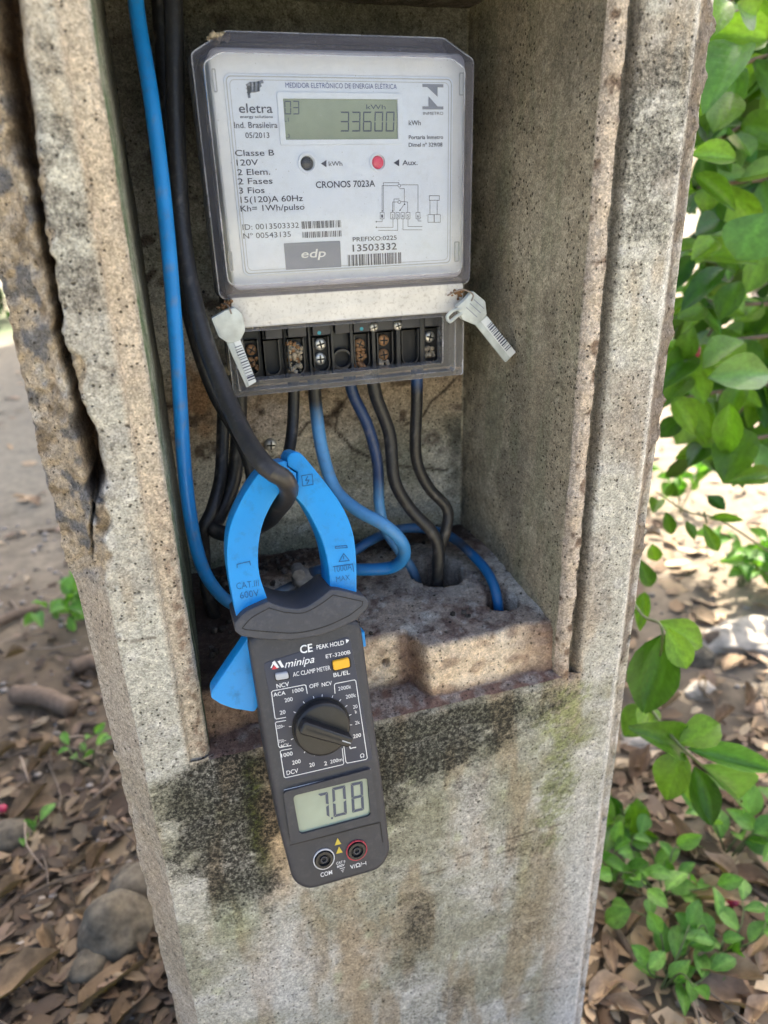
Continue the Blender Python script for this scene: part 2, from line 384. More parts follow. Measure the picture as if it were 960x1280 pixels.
def seg7(mb, fr, ch, u0, v0, w, hh, t, h, slant=.06):
    g = t * .14; m = hh / 2
    S7 = {'a': [(g, hh), (w - g, hh), (w - t, hh - t), (t, hh - t)], 'd': [(g, 0), (t, t), (w - t, t), (w - g, 0)], 'g': [(g, m), (t, m + t / 2), (w - t, m + t / 2), (w - g, m), (w - t, m - t / 2), (t, m - t / 2)],
          'f': [(0, hh - g), (t, hh - t - g), (t, m + t / 2 + g), (0, m + g)], 'e': [(0, m - g), (t, m - t / 2 - g), (t, t + g), (0, g)],
          'b': [(w, hh - g), (w, m + g), (w - t, m + t / 2 + g), (w - t, hh - t - g)], 'c': [(w, m - g), (w, g), (w - t, t + g), (w - t, m - t / 2 - g)]}
    for s in SEGS[ch]:
        P = S7[s]; mb.add(fr.w([(u0 + x + slant * y, v0 + y, h) for x, y in P]), [tuple(range(len(P)))])
def barcode(mb, fr, u0, v0, u1, v1, h, seed, n=34):
    r = random.Random(seed); u = u0; ws = [r.choice((1, 1, 2, 3)) for _ in range(n * 2)]; k = (u1 - u0) / sum(ws)
    for i, w in enumerate(ws):
        if i % 2 == 0: quad(mb, fr, u, v0, u + w * k, v1, h)
        u += w * k

# ================================================================== THE SETTING
GZ = -0.08
def ground_h(x, y):
    P = np.c_[x, y, np.zeros_like(x)]
    near = np.exp(-((x / 6) ** 2 + ((y - 2) / 7) ** 2))
    return GZ + near * (.05 * (fbm(P, 1.3, 5, 4) - .5) + .016 * (fbm(P, 9, 6, 3) - .5)) + (1 - near) * .25 * (fbm(P, .15, 8, 3) - .5)
def make_ground():
    a = np.concatenate([-np.geomspace(70, 1.6, 26), np.linspace(-1.5, 2.6, 206), np.geomspace(2.7, 70, 26)])
    b = np.concatenate([-np.geomspace(60, .9, 20), np.linspace(-.8, 3.4, 210), np.geomspace(3.45, 110, 34)])
    X, Y = np.meshgrid(a, b); x, y = X.ravel(), Y.ravel(); z = ground_h(x, y); n = len(a)
    P = np.c_[x, y, z * 0]
    f1, f2 = fbm(P, 2.2, 21), fbm(P, 14, 22)
    C = np.tile(np.array([.105, .078, .048]), (len(x), 1))
    C = mixc(C, (.24, .19, .125), sst(.42, .62, f1) * .7)
    path = sst(1.1, 2.6, y + .5 * (f1 - .5)) * sst(.3, -.2, x)          # swept sandy yard beyond the post
    C = mixc(C, (.25, .22, .16), path * .9)
    C = mixc(C, (.075, .055, .036), sst(.52, .72, f2) * .7 * (1 - path))
    C = mixc(C, (.29, .23, .16), sst(.5, 1.2, x) * sst(.1, .6, y) * .8)
    C = mixc(C, (.46, .42, .32), sst(-.6, -1.1, y) * .95); C = mixc(C, (.17, .23, .07), sst(-2.4, -4, y) * sst(.45, .60, fbm(P, 1.1, 33)) * .8)   # unseen ground behind the viewer: pale yard and grass added for bounce light
    C = mixc(C, (.10, .16, .06), sst(.55, .7, fbm(P, .8, 31)) * sst(3.5, 7, y) * .8)
    F = [(j * n + i, j * n + i + 1, (j + 1) * n + i + 1, (j + 1) * n + i) for j in range(len(b) - 1) for i in range(n - 1)]
    o = obj('ground', np.c_[x, y, z], F, 'soil', base=(0, 0, GZ), col=C, sharp=None); o['kind'] = 'structure'
M['soil'] = plain('bare_soil', vcol=True, rough=.95, var=.30, vsc=38, bsc=120, bst=.9)
make_ground()
_gx = np.linspace(-2.6, 3.0, 400); _gy = np.linspace(-1.2, 5.6, 480); _gg = ground_h(*[a.ravel() for a in np.meshgrid(_gx, _gy)]).reshape(480, 400)
def gh(x, y):
    i = min(398, max(0, int((x + 2.6) / 5.6 * 399))); j = min(478, max(0, int((y + 1.2) / 6.8 * 479))); return float(_gg[j, i])

# ------------------------------------------------------------------ concrete post with its meter niche
Z_SILL, Z_TOP, Z_BASE, Z_CEIL = .487, 1.16, -.14, .985
BACK = .185
post = thing('concrete_post', 'weathered grey concrete post with a deep open niche holding the electricity meter', 'post', (.13, .11, GZ))
def zof(y, x=120): return at(x, y)[2]
def path_dist(X, Z, pts):
    d = np.full(len(X), 9.)
    for (ax, az), (bx, bz) in zip(pts[:-1], pts[1:]):
        t = np.clip(((X - ax) * (bx - ax) + (Z - az) * (bz - az)) / ((bx - ax) ** 2 + (bz - az) ** 2), 0, 1)
        d = np.minimum(d, np.hypot(X - ax - t * (bx - ax), Z - az - t * (bz - az)))
    return d
def blob(X, Z, px, rx, rz, Y=0.0, W=None, soft=.55):
    """soft-edged patch centred on a measured place, radii in the post's units, outline broken up by W (noise)"""
    c = at(px[0], px[1], Y); d = np.hypot((X - c[0]) / rx, (Z - c[2]) / rz)
    if W is not None: d = d + (W - .5) * 1.5
    return sst(1.0, 1.0 - soft, d)

def front_colour(P):
    X, Y, Z = P.T; f1 = fbm(P, 14, 41, 5); f2 = fbm(P, 60, 42, 4); f3 = fbm(P, 160, 43, 3); st = fbm(P * [1, 1, .18], 45, 44, 4)
    C = np.tile(np.array([.485, .466, .402]), (len(P), 1))
    C = mixc(C, (.37, .345, .30), sst(.40, .66, f1) * .7)
    C = mixc(C, (.60, .585, .55), sst(.55, .70, f2) * .5)
    C = mixc(C, (.40, .31, .21), sst(.50, .70, st) * .55)
    lo = sst(.50, .47, Z); fS = lerp(fbm(P, 300, 46, 2), f3, .35)
    # upper left strip: grey-black lichen mottling, warm fringe
    L = sst(-.022, -.03, X) * (1 - lo)
    C = mixc(C, (.20, .165, .12), L * sst(.50, .68, f2) * sst(.66, .80, Z) * .55)
    C = mixc(C, (.52, .42, .31), sst(-.030, -.024, X) * sst(-.010, -.014, X) * (1 - lo) * (.45 + .5 * f2))
    C = mixc(C, (.20, .13, .09), sst(-.022, -.018, X) * sst(-.012, -.015, X) * sst(.74, .60, Z) * (1 - lo) * sst(.42, .6, f3) * .8)
    # right strip: dark greenish lichen near the top
    R = sst(.283, .290, X) * (1 - lo)
    C = mixc(C, (.34, .29, .235), R * sst(.50, .66, f1) * .5)
    C = mixc(C, (.52, .42, .33), sst(.266, .270, X) * sst(.284, .279, X) * (1 - lo) * .75)
    C = mixc(C, (.15, .10, .07), sst(.262, .268, X) * sst(.286, .280, X) * (1 - lo) * sst(.60, .70, fbm(P, 90, 48, 3)) * .9)
    C = mixc(C, (.10, .085, .065), sst(.279, .282, X) * sst(.291, .287, X) * (1 - lo) * .75)  # shadow of the groove beside the lip, painted in
    # shaft under the niche: algae, moss, run-off streaks
    W = lerp(f2, f1, .5)
    C = mixc(C, (.19, .20, .13), lo * blob(X, Z, (560, 960), .14, .10, 0, W, .9) * .55); C = mixc(C, (.25, .245, .155), lo * sst(.36, .58, f1) * .6); C = mixc(C, (.33, .265, .175), lo * sst(.52, .68, st) * .5)
    C = mixc(C, (.15, .17, .045), lo * np.clip(blob(X, Z, (324, 1010), .014, .10, 0, W, .9) * sst(.15, .5, fS) * 1.5, 0, 1))
    C = mixc(C, (.27, .29, .12), lo * np.clip(blob(X, Z, (706, 905), .034, .07, 0, .5 + (W - .5) * 1.6, .95) * sst(.25, .7, fS) * 1.2, 0, .8))
    C = mixc(C, (.25, .27, .13), lo * np.clip(blob(X, Z, (692, 1000), .024, .09, 0, .5 + (W - .5) * 1.5, .95) * sst(.25, .7, fS) * 1.3, 0, .8))
    C = mixc(C, (.31, .33, .18), lo * blob(X, Z, (655, 1090), .011, .08, 0, W, .9) * .7)
    C = mixc(C, (.30, .33, .16), lo * blob(X, Z, (300, 1150), .03, .05, 0, W, .9) * .5)
    C = mixc(C, (.47, .36, .235), lo * np.clip(blob(X, Z, (345, 1020), .016, .12, 0, W, .9) * 1.4, 0, 1))
    C = mixc(C, (.40, .315, .21), lo * blob(X, Z, (440, 1200), .024, .18, 0, W, .9) * .9); C = mixc(C, (.40, .33, .22), lo * blob(X, Z, (655, 1150), .022, .16, 0, W, .9) * .8)
    C = mixc(C, (.60, .585, .56), lo * blob(X, Z, (350, 1200), .045, .12, 0, W, .9) * .55)
    C = mixc(C, (.62, .61, .59), lo * blob(X, Z, (590, 1010), .03, .07, 0, W, .9) * .55)
    C = mixc(C, (.64, .63, .61), lo * sst(.27, .315, X + .02 * (f1 - .5)) * sst(.42, .25, Z) * .6)
    rs = np.random.default_rng(5)
    for k in range(16):                                   # round lichen spots
        q = (rs.uniform(250, 720), rs.uniform(880, 1240)); C = mixc(C, (.46, .47, .31), lo * blob(X, Z, q, .004 + .004 * rs.random(), .005 + .004 * rs.random(), 0, f3, .6) * .55)
    C = mixc(C, (.20, .12, .08), sst(.016, .0, np.abs(Z - Z_SILL - .002)) * sst(-.03, -.01, X) * sst(.30, .28, X) * (.3 + .7 * sst(.4, .6, f2)) * .8)
    for pts in ([(121, 797), (150, 800), (168, 805), (194, 798)], [(108, 453), (125, 456), (143, 459)], [(560, 1078), (640, 1048), (700, 1030)], [(600, 1258), (660, 1240), (715, 1232)], [(480, 1110), (560, 1085), (640, 1062)]):
        d = path_dist(X + .004 * (f2 - .5), Z + .008 * (f1 - .5), [tuple(at(*p)[[0, 2]]) for p in pts]); C = mixc(C, (.10, .08, .06), sst(.0011, .0003, d) * .75)
    D = .10 + .26 * sst(.42, .62, f1) + 0 * X
    for q, rx, rz, a, nz in (((274, 985), .070, .125, 1.25, .8), ((330, 955), .055, .05, 1.0, 1), ((540, 922), .115, .062, 1.1, 1), ((480, 1010), .055, .12, .72, 1), ((300, 1090), .055, .10, .62, 1), ((640, 885), .075, .045, .72, 1), ((520, 1180), .055, .16, .50, 1), ((650, 1120), .07, .22, .42, 1), ((420, 1150), .05, .10, .35, 1), ((600, 985), .05, .05, .42, 1), ((700, 960), .03, .10, .45, 1), ((260, 1210), .04, .10, .32, 1), ((560, 1250), .08, .06, .45, 1), ((245, 905), .03, .03, .7, 1)):
        D = np.maximum(D, lo * a * 1.55 * lerp(.55, 1.35, st) * blob(X, Z, q, rx * 1.12, rz * 1.2, 0, .5 + (W - .5) * nz, 1.0))
    D = np.maximum(D, L * (.20 + .50 * sst(.66, .84, Z) * sst(.36, .60, f2)))
    D = np.maximum(D, R * (.16 + .62 * blob(X, Z, (810, 180), .06, .13, 0, f2, .8)))
    D = D * np.where(lo > .5, 1, 1 - .6 * sst(-.026, -.024, X) * sst(.284, .282, X))
    return np.c_[C, np.clip(D, 0, 1)]
_CE = [at(*p)[[0, 2]] for p in ((24, 0), (30, 60), (38, 110), (50, 180), (60, 240), (72, 300), (79, 380), (84, 432), (103, 448), (107, 480), (112, 520), (122, 542), (128, 580), (134, 610), (136, 660), (140, 700), (130, 745), (119, 800))][::-1]
_CC = [at(*p)[[0, 2]] for p in ((2, -10), (9, 50), (16, 100), (34, 200), (42, 245), (57, 320), (69, 400), (80, 450), (88, 490), (103, 528), (110, 560), (116, 600), (112, 640), (110, 700))][::-1]
def chip_edge(Z):
    q = np.c_[Z * 0, Z * 0, Z]; return np.interp(Z, [p[1] for p in _CE], [p[0] for p in _CE]) + .005 * (fbm(q, 60, 61, 4) - .5) + .004 * (np.abs(vnoise(q, 75, 63) - .5) * 2 - .4)
def chip_mask(Z): return sst(.625, .645, Z)
def displaced(grid, amp):
    """move a (rows, cols, 3) sheet along its own normals by amp (rows, cols)"""
    du = np.gradient(grid, axis=1); dv = np.gradient(grid, axis=0); N = np.cross(du, dv); N /= np.linalg.norm(N, axis=2)[..., None] + 1e-12
    return grid + N * amp[..., None]
def sheet_faces(r, c, b=0): 
    i, j = np.meshgrid(np.arange(c - 1), np.arange(r - 1)); a = (b + j * c + i).ravel(); return np.c_[a, a + 1, a + 1 + c, a + c]
def sweep(keys, zs, steps):
    pts = []; tags = []
    for k in range(len(keys) - 1):
        a, b = np.array(keys[k]), np.array(keys[k + 1]); n = max(1, int(round(np.linalg.norm(b - a) / steps[k])))
        for i in range(n): pts.append(a + (b - a) * i / n); tags.append(k)
    pts.append(np.array(keys[-1])); tags.append(len(keys) - 2); pts = np.array(pts)
    G = np.zeros((len(zs), len(pts), 3)); G[:, :, 0] = pts[None, :, 0]; G[:, :, 1] = pts[None, :, 1]; G[:, :, 2] = np.array(zs)[:, None]
    return G, np.array(tags)
def make_post():
    # --- niche storey: one sheet that runs round the jambs and through the niche
    keys = [(-.085, .26), (-.078, .032), (-.056, .0), (-.0262, 0), (-.0245, .003), (-.0160, .0028), (-.0125, .0045), (-.011, .008), (-.006, BACK), (.2605, BACK), (.2690, .006), (.2705, .0015), (.2735, -.0008),
            (.2785, -.0002), (.2812, .004), (.2830, .0105), (.2868, .0105), (.2890, .002), (.2910, .0), (.326, .0), (.3295, .0025), (.3480, .0150), (.350, .26)]
    st = [.03, .0016, .0014, .0008, .0018, .0012, .001, .0024, .0020, .0022, .0012, .001, .0012, .001, .0012, .0012, .0012, .001, .0018, .0012, .0018, .03]
    zs = np.concatenate([np.arange(Z_SILL - .012, 1.02, .0021), np.linspace(1.03, Z_TOP, 10)])
    G, T = sweep(keys, zs, st); r, c = G.shape[:2]; P = G.reshape(-1, 3); tg = np.tile(T, r)
    X, Y, Z = P.T.copy(); n1 = fbm(P, 55, 71, 4) - .5; n2 = fbm(P, 220, 72, 3) - .5; n3 = fbm(P, 18, 73, 3) - .5
    base = np.where(np.isin(tg, [7, 8, 9]), .0022 * n3 + .0010 * n1, .0010 * n1 + .0006 * n2 + .0012 * n3)
    base = np.where(np.isin(tg, [8]), base * 1.8, base)
    base = np.where(np.isin(tg, [10, 11, 12, 13, 14]), .0042 * n1 + .0020 * n2, base)
    base = np.where(np.isin(tg, [3, 4, 5, 6]), .0016 * n1 + .0008 * n2, base)
    G2 = displaced(G, base.reshape(r, c)); P2 = G2.reshape(-1, 3)
    # broken left arris, its crevice and hollow
    cm = chip_mask(Z) * np.isin(tg, [0, 1, 2]); xb = chip_edge(Z); rough = fbm(P, 46, 75, 5); rb = fbm(P, 110, 76, 4)
    dep = sst(0, .0045, xb - X) * (.0024 + .010 * (rough - .42) + .007 * (np.abs(rb - .5) * 2 - .3) + .004 * (fbm(P, 260, 79, 3) - .5)) * cm
    P2[:, 1] += dep; P2[:, 0] += dep * .25 - cm * sst(-.064, -.076, X) * .010 * (rough - .5)
    P2[:, 0] -= cm * sst(-.066, -.078, X) * .004
    zc = np.c_[Z * 0, Z * 0, Z]; xc = np.minimum(np.interp(Z, [p[1] for p in _CC], [p[0] for p in _CC]) + .005 * (fbm(zc, 50, 77, 4) - .5), xb - .003)
    w = .0005 + .0030 * sst(.862, .89, Z) + .0011 * sst(.72, .76, Z) + .0036 * sst(.688, .704, Z) * sst(.752, .735, Z)
    crev = np.exp(-((X - xc) / w) ** 2) * cm * sst(.645, .69, Z)
    P2[:, 1] += crev * .045
    # ragged right arris
    rg = np.isin(tg, [19, 20]); e = fbm(zc, 30, 81, 5) - .5; e2 = fbm(P, 90, 82, 3) - .5
    P2[:, 0] += rg * sst(.331, .346, X) * (.034 * e + .014 * e2 - .002); P2[:, 1] += rg * (.014 * e2 + .006 * e) * sst(.330, .338, X)
    # colours
    CD = front_colour(P); C, D = CD[:, :3], CD[:, 3]; f1 = fbm(P, 16, 91, 5); f2 = fbm(P, 70, 92, 4); stv = fbm(P * [1, 1, .15], 70, 93, 4); f3 = fbm(P, 170, 94, 3)
    inl = (tg == 7); inb = (tg == 8); inr = (tg == 9)
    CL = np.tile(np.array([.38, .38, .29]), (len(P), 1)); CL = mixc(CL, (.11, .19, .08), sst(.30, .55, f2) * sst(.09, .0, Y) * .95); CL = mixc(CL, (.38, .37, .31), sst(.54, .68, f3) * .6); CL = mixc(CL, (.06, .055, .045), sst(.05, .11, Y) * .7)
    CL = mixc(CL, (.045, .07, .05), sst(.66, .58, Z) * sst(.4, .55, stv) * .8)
    CB = np.tile(np.array([.52, .49, .40]), (len(P), 1)); CB = mixc(CB, (.29, .28, .21), sst(.42, .62, f1) * .8); CB = mixc(CB, (.54, .52, .45), sst(.55, .70, f2) * .6)
    CB = mixc(CB, (.44, .31, .19), sst(.625, .70, Z) * sst(.74, .70, Z + .05 * (f1 - .5)) * (.5 + .4 * f2)); CB = mixc(CB, (.30, .16, .08), blob(X, Z, (250, 500), .022, .05, BACK, f2, .8) * .8)
    CB = mixc(CB, (.50, .43, .37), blob(X, Z, (335, 520), .035, .028, BACK, f2, .8) * .9)
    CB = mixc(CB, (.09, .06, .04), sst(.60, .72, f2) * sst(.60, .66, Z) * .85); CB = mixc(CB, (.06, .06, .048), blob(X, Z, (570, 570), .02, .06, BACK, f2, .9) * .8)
    CB = mixc(CB, (.04, .036, .03), sst(.76, .92, Z) * .85); CB = mixc(CB, (.12, .14, .09), sst(.58, .545, Z) * .6)  # upper back wall coloured darker for the shade under the ceiling
    for pts in ([(570, 473), (553, 488), (537, 501), (527, 520), (505, 530)], [(430, 505), (423, 515), (420, 540), (440, 562), (500, 582), (560, 588)], [(373, 545), (382, 530), (400, 523), (425, 516)], [(300, 575), (330, 570), (350, 574)]):
        d = path_dist(X + .006 * (f2 - .5), Z + .006 * (f1 - .5), [tuple(at(*p, BACK)[[0, 2]]) for p in pts]); CB = mixc(CB, (.05, .035, .025), sst(.0020, .0005, d) * .9)
    CR = np.tile(np.array([.33, .285, .205]), (len(P), 1)); CR = mixc(CR, (.45, .40, .30), sst(.44, .66, f1) * .7); CR = mixc(CR, (.19, .17, .125), sst(.50, .68, fbm(P * [1, 1, .4], 24, 95, 4)) * .7)
    CR = mixc(CR, (.21, .21, .14), sst(.50, .66, stv) * .55); CR = mixc(CR, (.10, .085, .06), sst(.82, .98, Z) * .6); CR = mixc(CR, (.33, .31, .26), sst(.67, .78, f2) * .3); CR = mixc(CR, (.06, .055, .045), sst(.13, .18, Y) * sst(.42, .6, f2) * .5)  # top of the right wall also coloured darker for that shade
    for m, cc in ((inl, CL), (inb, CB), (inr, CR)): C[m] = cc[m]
    brk = np.clip(sst(0, .003, xb - X) * cm, 0, 1)
    CX = np.tile(np.array([.36, .295, .215]), (len(P), 1)); CX = mixc(CX, (.42, .35, .27), sst(.46, .62, rb) * .8); CX = mixc(CX, (.15, .11, .07), sst(.54, .66, fbm(P, 75, 96, 4)) * .75); CX = mixc(CX, (.13, .13, .135), sst(.58, .64, fbm(P, 60, 97, 2)) * .9); CX = mixc(CX, (.46, .42, .36), sst(.62, .70, fbm(P, 50, 98, 2)) * .8)
    C = mixc(C, (0, 0, 0), brk) + CX * brk[:, None]; C = mixc(C, (.10, .055, .025), np.clip(crev * 1.3, 0, 1) * .9)
    smooth_ch = np.isin(tg, [1]) * (1 - cm); C = mixc(C, (.34, .285, .225), smooth_ch * .75)
    C = mixc(C, (.17, .135, .105), rg * sst(.3295, .333, X) * .85); C = mixc(C, (.63, .61, .56), np.isin(tg, [18, 19]) * sst(.323, .3255, X) * sst(.331, .3285, X) * .7)
    D = np.where(inl, .25 + .3 * sst(.4, .6, f2), np.where(inb, .10 + .36 * sst(.42, .64, f1) * sst(.5, .6, Z), np.where(inr, .10 + .25 * sst(.46, .66, f1), D))); D = lerp(D, .30 + .2 * rb, brk)
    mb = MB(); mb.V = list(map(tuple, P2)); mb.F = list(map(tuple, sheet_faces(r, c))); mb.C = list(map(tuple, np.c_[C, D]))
    # --- shaft below the niche
    keys = [(-.085, .26), (-.078, .032), (-.056, .0), (.326, .0), (.3295, .0025), (.3480, .0150), (.350, .26)]
    G, T = sweep(keys, np.concatenate([np.linspace(Z_BASE, .0, 12)[:-1], np.arange(0.0, Z_SILL - .0009, .0024), [Z_SILL]]), [.03, .0022, .0020, .0012, .0018, .03]); r, c = G.shape[:2]; P = G.reshape(-1, 3); tg = np.tile(T, r); X, Y, Z = P.T.copy()
    n1 = fbm(P, 55, 71, 4) - .5; n2 = fbm(P, 220, 72, 3) - .5; n3 = fbm(P, 18, 73, 3) - .5
    G2 = displaced(G, (.0010 * n1 + .0006 * n2 + .0012 * n3).reshape(r, c)); P2 = G2.reshape(-1, 3)
    zc = np.c_[Z * 0, Z * 0, Z]; rg = np.isin(tg, [3, 4]); e = fbm(zc, 30, 81, 5) - .5; e2 = fbm(P, 90, 82, 3) - .5
    P2[:, 0] += rg * sst(.331, .346, X) * (.022 * e + .010 * e2 - .006); P2[:, 1] += rg * (.014 * e2 + .006 * e) * sst(.330, .338, X)
    rl = np.isin(tg, [1]); P2[:, 0] += rl * sst(-.06, -.074, X) * (.006 * (fbm(P, 60, 83, 4) - .5))
    top = sst(Z_SILL - .006, Z_SILL, Z) * (tg == 2); P2[:, 1] += top * (.004 + .006 * (fbm(P, 60, 84, 3) - .5)) * sst(-.02, -.01, X) * sst(.29, .282, X)
    CD = front_colour(P); C, D = CD[:, :3], CD[:, 3]; C = mixc(C, (.36, .30, .235), np.isin(tg, [1]) * .7); C = mixc(C, (.30, .26, .21), rg * sst(.3295, .333, X) * .7); C = mixc(C, (.64, .62, .58), np.isin(tg, [2, 3]) * sst(.322, .325, X) * sst(.331, .3285, X) * .6)
    mb.add(P2, sheet_faces(r, c), np.c_[C, D])
    # --- back, top, niche ceiling
    k3 = np.array([.30, .28, .24, .2])
    mb.add([(-.085, .26, Z_BASE), (.350, .26, Z_BASE), (.350, .26, Z_TOP), (-.085, .26, Z_TOP)], [(1, 0, 3, 2)], k3)
    mb.add([(-.085, .26, Z_TOP), (.350, .26, Z_TOP), (.348, .015, Z_TOP), (.3295, .0, Z_TOP), (-.056, 0, Z_TOP), (-.078, .032, Z_TOP)], [(0, 1, 2, 3, 4, 5)], k3)
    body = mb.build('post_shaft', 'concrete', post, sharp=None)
    # ceiling slab and lintel of the niche
    a = np.linspace(-.016, .276, 60); b = np.linspace(.0, BACK + .004, 40); Xg, Yg = np.meshgrid(a, b); P = np.c_[Xg.ravel(), Yg.ravel(), np.full(Xg.size, Z_CEIL)]
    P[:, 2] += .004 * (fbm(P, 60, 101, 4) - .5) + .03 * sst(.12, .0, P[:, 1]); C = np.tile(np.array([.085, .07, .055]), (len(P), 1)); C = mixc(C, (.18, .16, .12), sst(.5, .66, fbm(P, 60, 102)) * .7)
    nn = len(P); V = list(map(tuple, P)) + [(-.016, .0, Z_TOP - .004), (.276, .0, Z_TOP - .004)]
    F = [tuple(f[::-1]) for f in sheet_faces(40, 60)] + [tuple([nn, nn + 1] + list(range(59, -1, -1)))]
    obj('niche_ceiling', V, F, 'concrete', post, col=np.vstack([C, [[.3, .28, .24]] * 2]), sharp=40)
make_post()

# niche floor: a mortar bed with a broken front edge and two conduit holes
HOLES = [(.2035, .107, .0230, .09), (.2425, .0545, .0122, .06)]
def floor_top(X, Y):
    return .533 + .016 * sst(.0, .16, Y) - .006 * sst(.06, .0, X)
def make_floor():
    nx, n1, n2, n3 = 175, 10, 26, 112
    xs = np.linspace(-.0125, .2735, nx); q = np.c_[xs, xs * 0, xs * 0]
    edge = .0085 + .008 * (fbm(q, 45, 111, 5) - .5) + .022 * sst(.162, .150, xs) - .012 * sst(.062, .045, xs) + .002 * np.sin(xs * 60)
    rows = []
    for i in range(n1): t = i / n1; rows.append(np.c_[xs, lerp(np.full(nx, -.001), edge - .001, t), np.full(nx, Z_SILL) + .003 * t])
    for i in range(n2): t = i / n2; rows.append(np.c_[xs, edge + .004 * t * t * t + .003 * t, lerp(np.full(nx, Z_SILL + .003), floor_top(xs, edge) - .0012, t)])
    for i in range(n3):
        t = (i / (n3 - 1)) ** 1.05; y = lerp(edge + .009, np.full(nx, BACK + .003), t); rows.append(np.c_[xs, y, floor_top(xs, y)])
    G = np.array(rows); r, c = G.shape[:2]; P = G.reshape(-1, 3); rid = np.repeat(np.arange(r), c)
    n1_, n2_, n3_ = fbm(P, 50, 121, 4) - .5, fbm(P, 200, 122, 3) - .5, fbm(P, 22, 123, 3) - .5
    G2 = displaced(G, (.0046 * n1_ + .0026 * n2_ + .005 * n3_ * (rid > n1 + n2).astype(float)).reshape(r, c)); P2 = G2.reshape(-1, 3)
    hole = np.zeros(len(P)); topm = rid >= n1 + n2
    for hx, hy, R, dp in HOLES:
        d = np.hypot(P[:, 0] - hx, (P[:, 1] - hy)) + .011 * (fbm(P, 60, 131, 4) - .5); m = sst(R + .0012, R - .0012, d) * topm; P2[:, 2] -= m * dp; hole = np.maximum(hole, m)
    c1 = at(482, 828, .034); d = np.hypot(P[:, 0] - c1[0], P[:, 2] - c1[2]); m = sst(.0034, .0020, d) * ((rid >= n1) & (rid < n1 + n2)); P2[:, 1] += m * .02; hole = np.maximum(hole, m)
    X, Y, Z = P.T; f1, f2, f3 = fbm(P, 26, 141, 5), fbm(P, 85, 142, 4), fbm(P, 190, 143, 3)
    C = np.tile(np.array([.33, .265, .21]), (len(P), 1)); C = mixc(C, (.16, .10, .08), sst(.46, .62, f2) * .8); C = mixc(C, (.56, .52, .45), sst(.48, .64, f1) * .8); C = mixc(C, (.50, .47, .42), sst(.60, .68, f3) * .45)
    C = mixc(C, (.35, .335, .30), sst(.028, .0, np.abs(np.hypot(X - .2015, Y - .108) - .03)) * .5)
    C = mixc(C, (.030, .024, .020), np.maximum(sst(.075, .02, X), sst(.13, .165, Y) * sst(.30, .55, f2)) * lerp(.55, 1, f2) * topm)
    ris = (rid >= n1) & (rid < n1 + n2); CR = np.tile(np.array([.66, .52, .36]), (len(P), 1)); CR = mixc(CR, (.66, .56, .43), sst(.5, .66, f1) * .7); CR = mixc(CR, (.22, .13, .085), sst(.48, .64, f2) * .55)
    CR = mixc(CR, (.17, .10, .075), sst(.225, .262, X + .03 * (f1 - .5)) * .75); CR = mixc(CR, (.15, .09, .065), np.maximum(sst(.165, .154, X) * sst(.138, .147, X), sst(.09, .04, X)) * .85)
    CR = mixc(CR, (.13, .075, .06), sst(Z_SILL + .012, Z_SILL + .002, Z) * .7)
    C[ris] = CR[ris]; sl = rid < n1; CS = mixc(np.tile(np.array([.20, .12, .09]), (len(P), 1)), (.40, .35, .30), sst(.46, .66, f2) * .8); CS = mixc(CS, (.07, .045, .038), sst(.5, .7, f1) * .6); C[sl] = CS[sl]
    C = mixc(C, (.03, .024, .02), hole * .95)  # holes coloured near black to stand for the shade inside
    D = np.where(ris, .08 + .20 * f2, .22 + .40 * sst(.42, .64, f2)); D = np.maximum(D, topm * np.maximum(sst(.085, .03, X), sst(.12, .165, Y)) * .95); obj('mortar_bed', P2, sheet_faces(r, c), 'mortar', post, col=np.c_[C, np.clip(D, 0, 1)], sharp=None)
    # crumbs of broken mortar lying along the bed
    mb = MB(); rs = np.random.default_rng(9)
    for k in range(210):
        x = rs.uniform(0, .262) if k % 3 else rs.uniform(.0, .09); y = rs.uniform(.035, .178) if k % 2 else rs.uniform(.15, .178)
        if any(math.hypot(x - a, y - b) < R + .006 for a, b, R, _ in HOLES): continue
        V, F = lumps((x, y, floor_top(np.array([x]), np.array([y]))[0] + .0008), rs.uniform(.0008, .0026) * (1.3 if x < .09 else 1), k, 1); g = rs.uniform(.02, .14); mb.add(V, F, np.array([g * 1.08, g * .92, g * .78]))
    o = mb.build('mortar_crumbs', 'mortar', post, sharp=None); o['kind'] = 'stuff'
make_floor()

# ================================================================== ELECTRICITY METER
FM = Frame((0, 0, 0), (1, 0, 0), (0, 0, 1), (0, -1, 0))
meter = thing('electricity_meter', 'white electronic electricity meter under a clear cover on the niche wall', 'electricity meter', (.135, BACK, .725))
HP = -.0962                                        # plane of the printed plate
def rect_px(fr, x0, y0, x1, y1, h):
    a = fr.px((x0, y0), h); b = fr.px((x1, y1), h); c = fr.px((x1, y0), h); d = fr.px((x0, y1), h)
    return (a[0] + d[0]) / 2, (b[1] + d[1]) / 2, (b[0] + c[0]) / 2, (a[1] + c[1]) / 2      # u0,v0,u1,v1
def cham(x0, z0, x1, z1, c, cb=.003): return [(x0 + cb, z0), (x1 - cb, z0), (x1, z0 + cb), (x1, z1 - c * .55), (x1 - c, z1), (x0 + c, z1), (x0, z1 - c * .55), (x0, z0 + cb)]
mb = MB(); mb.add(*prism(FM, cham(.047, .7245, .2245, .946, .016), -BACK - .002, -.122, .002)); mb.build('back_housing', 'black_plastic', meter)
mb = MB(); mb.add(*prism(FM, rrect(.0505, .797, .2215, .9405, .006), -.122, -.0985, .003, 3)); inner = mb.build('inner_case', 'white_plastic', meter)
mb = MB(); mb.add(*prism(FM, rrect(.0585, .8065, .2118, .9262, .004), -.0995, -.0966, .0006)); plate = mb.build('faceplate', 'faceplate', meter)
mb = MB()
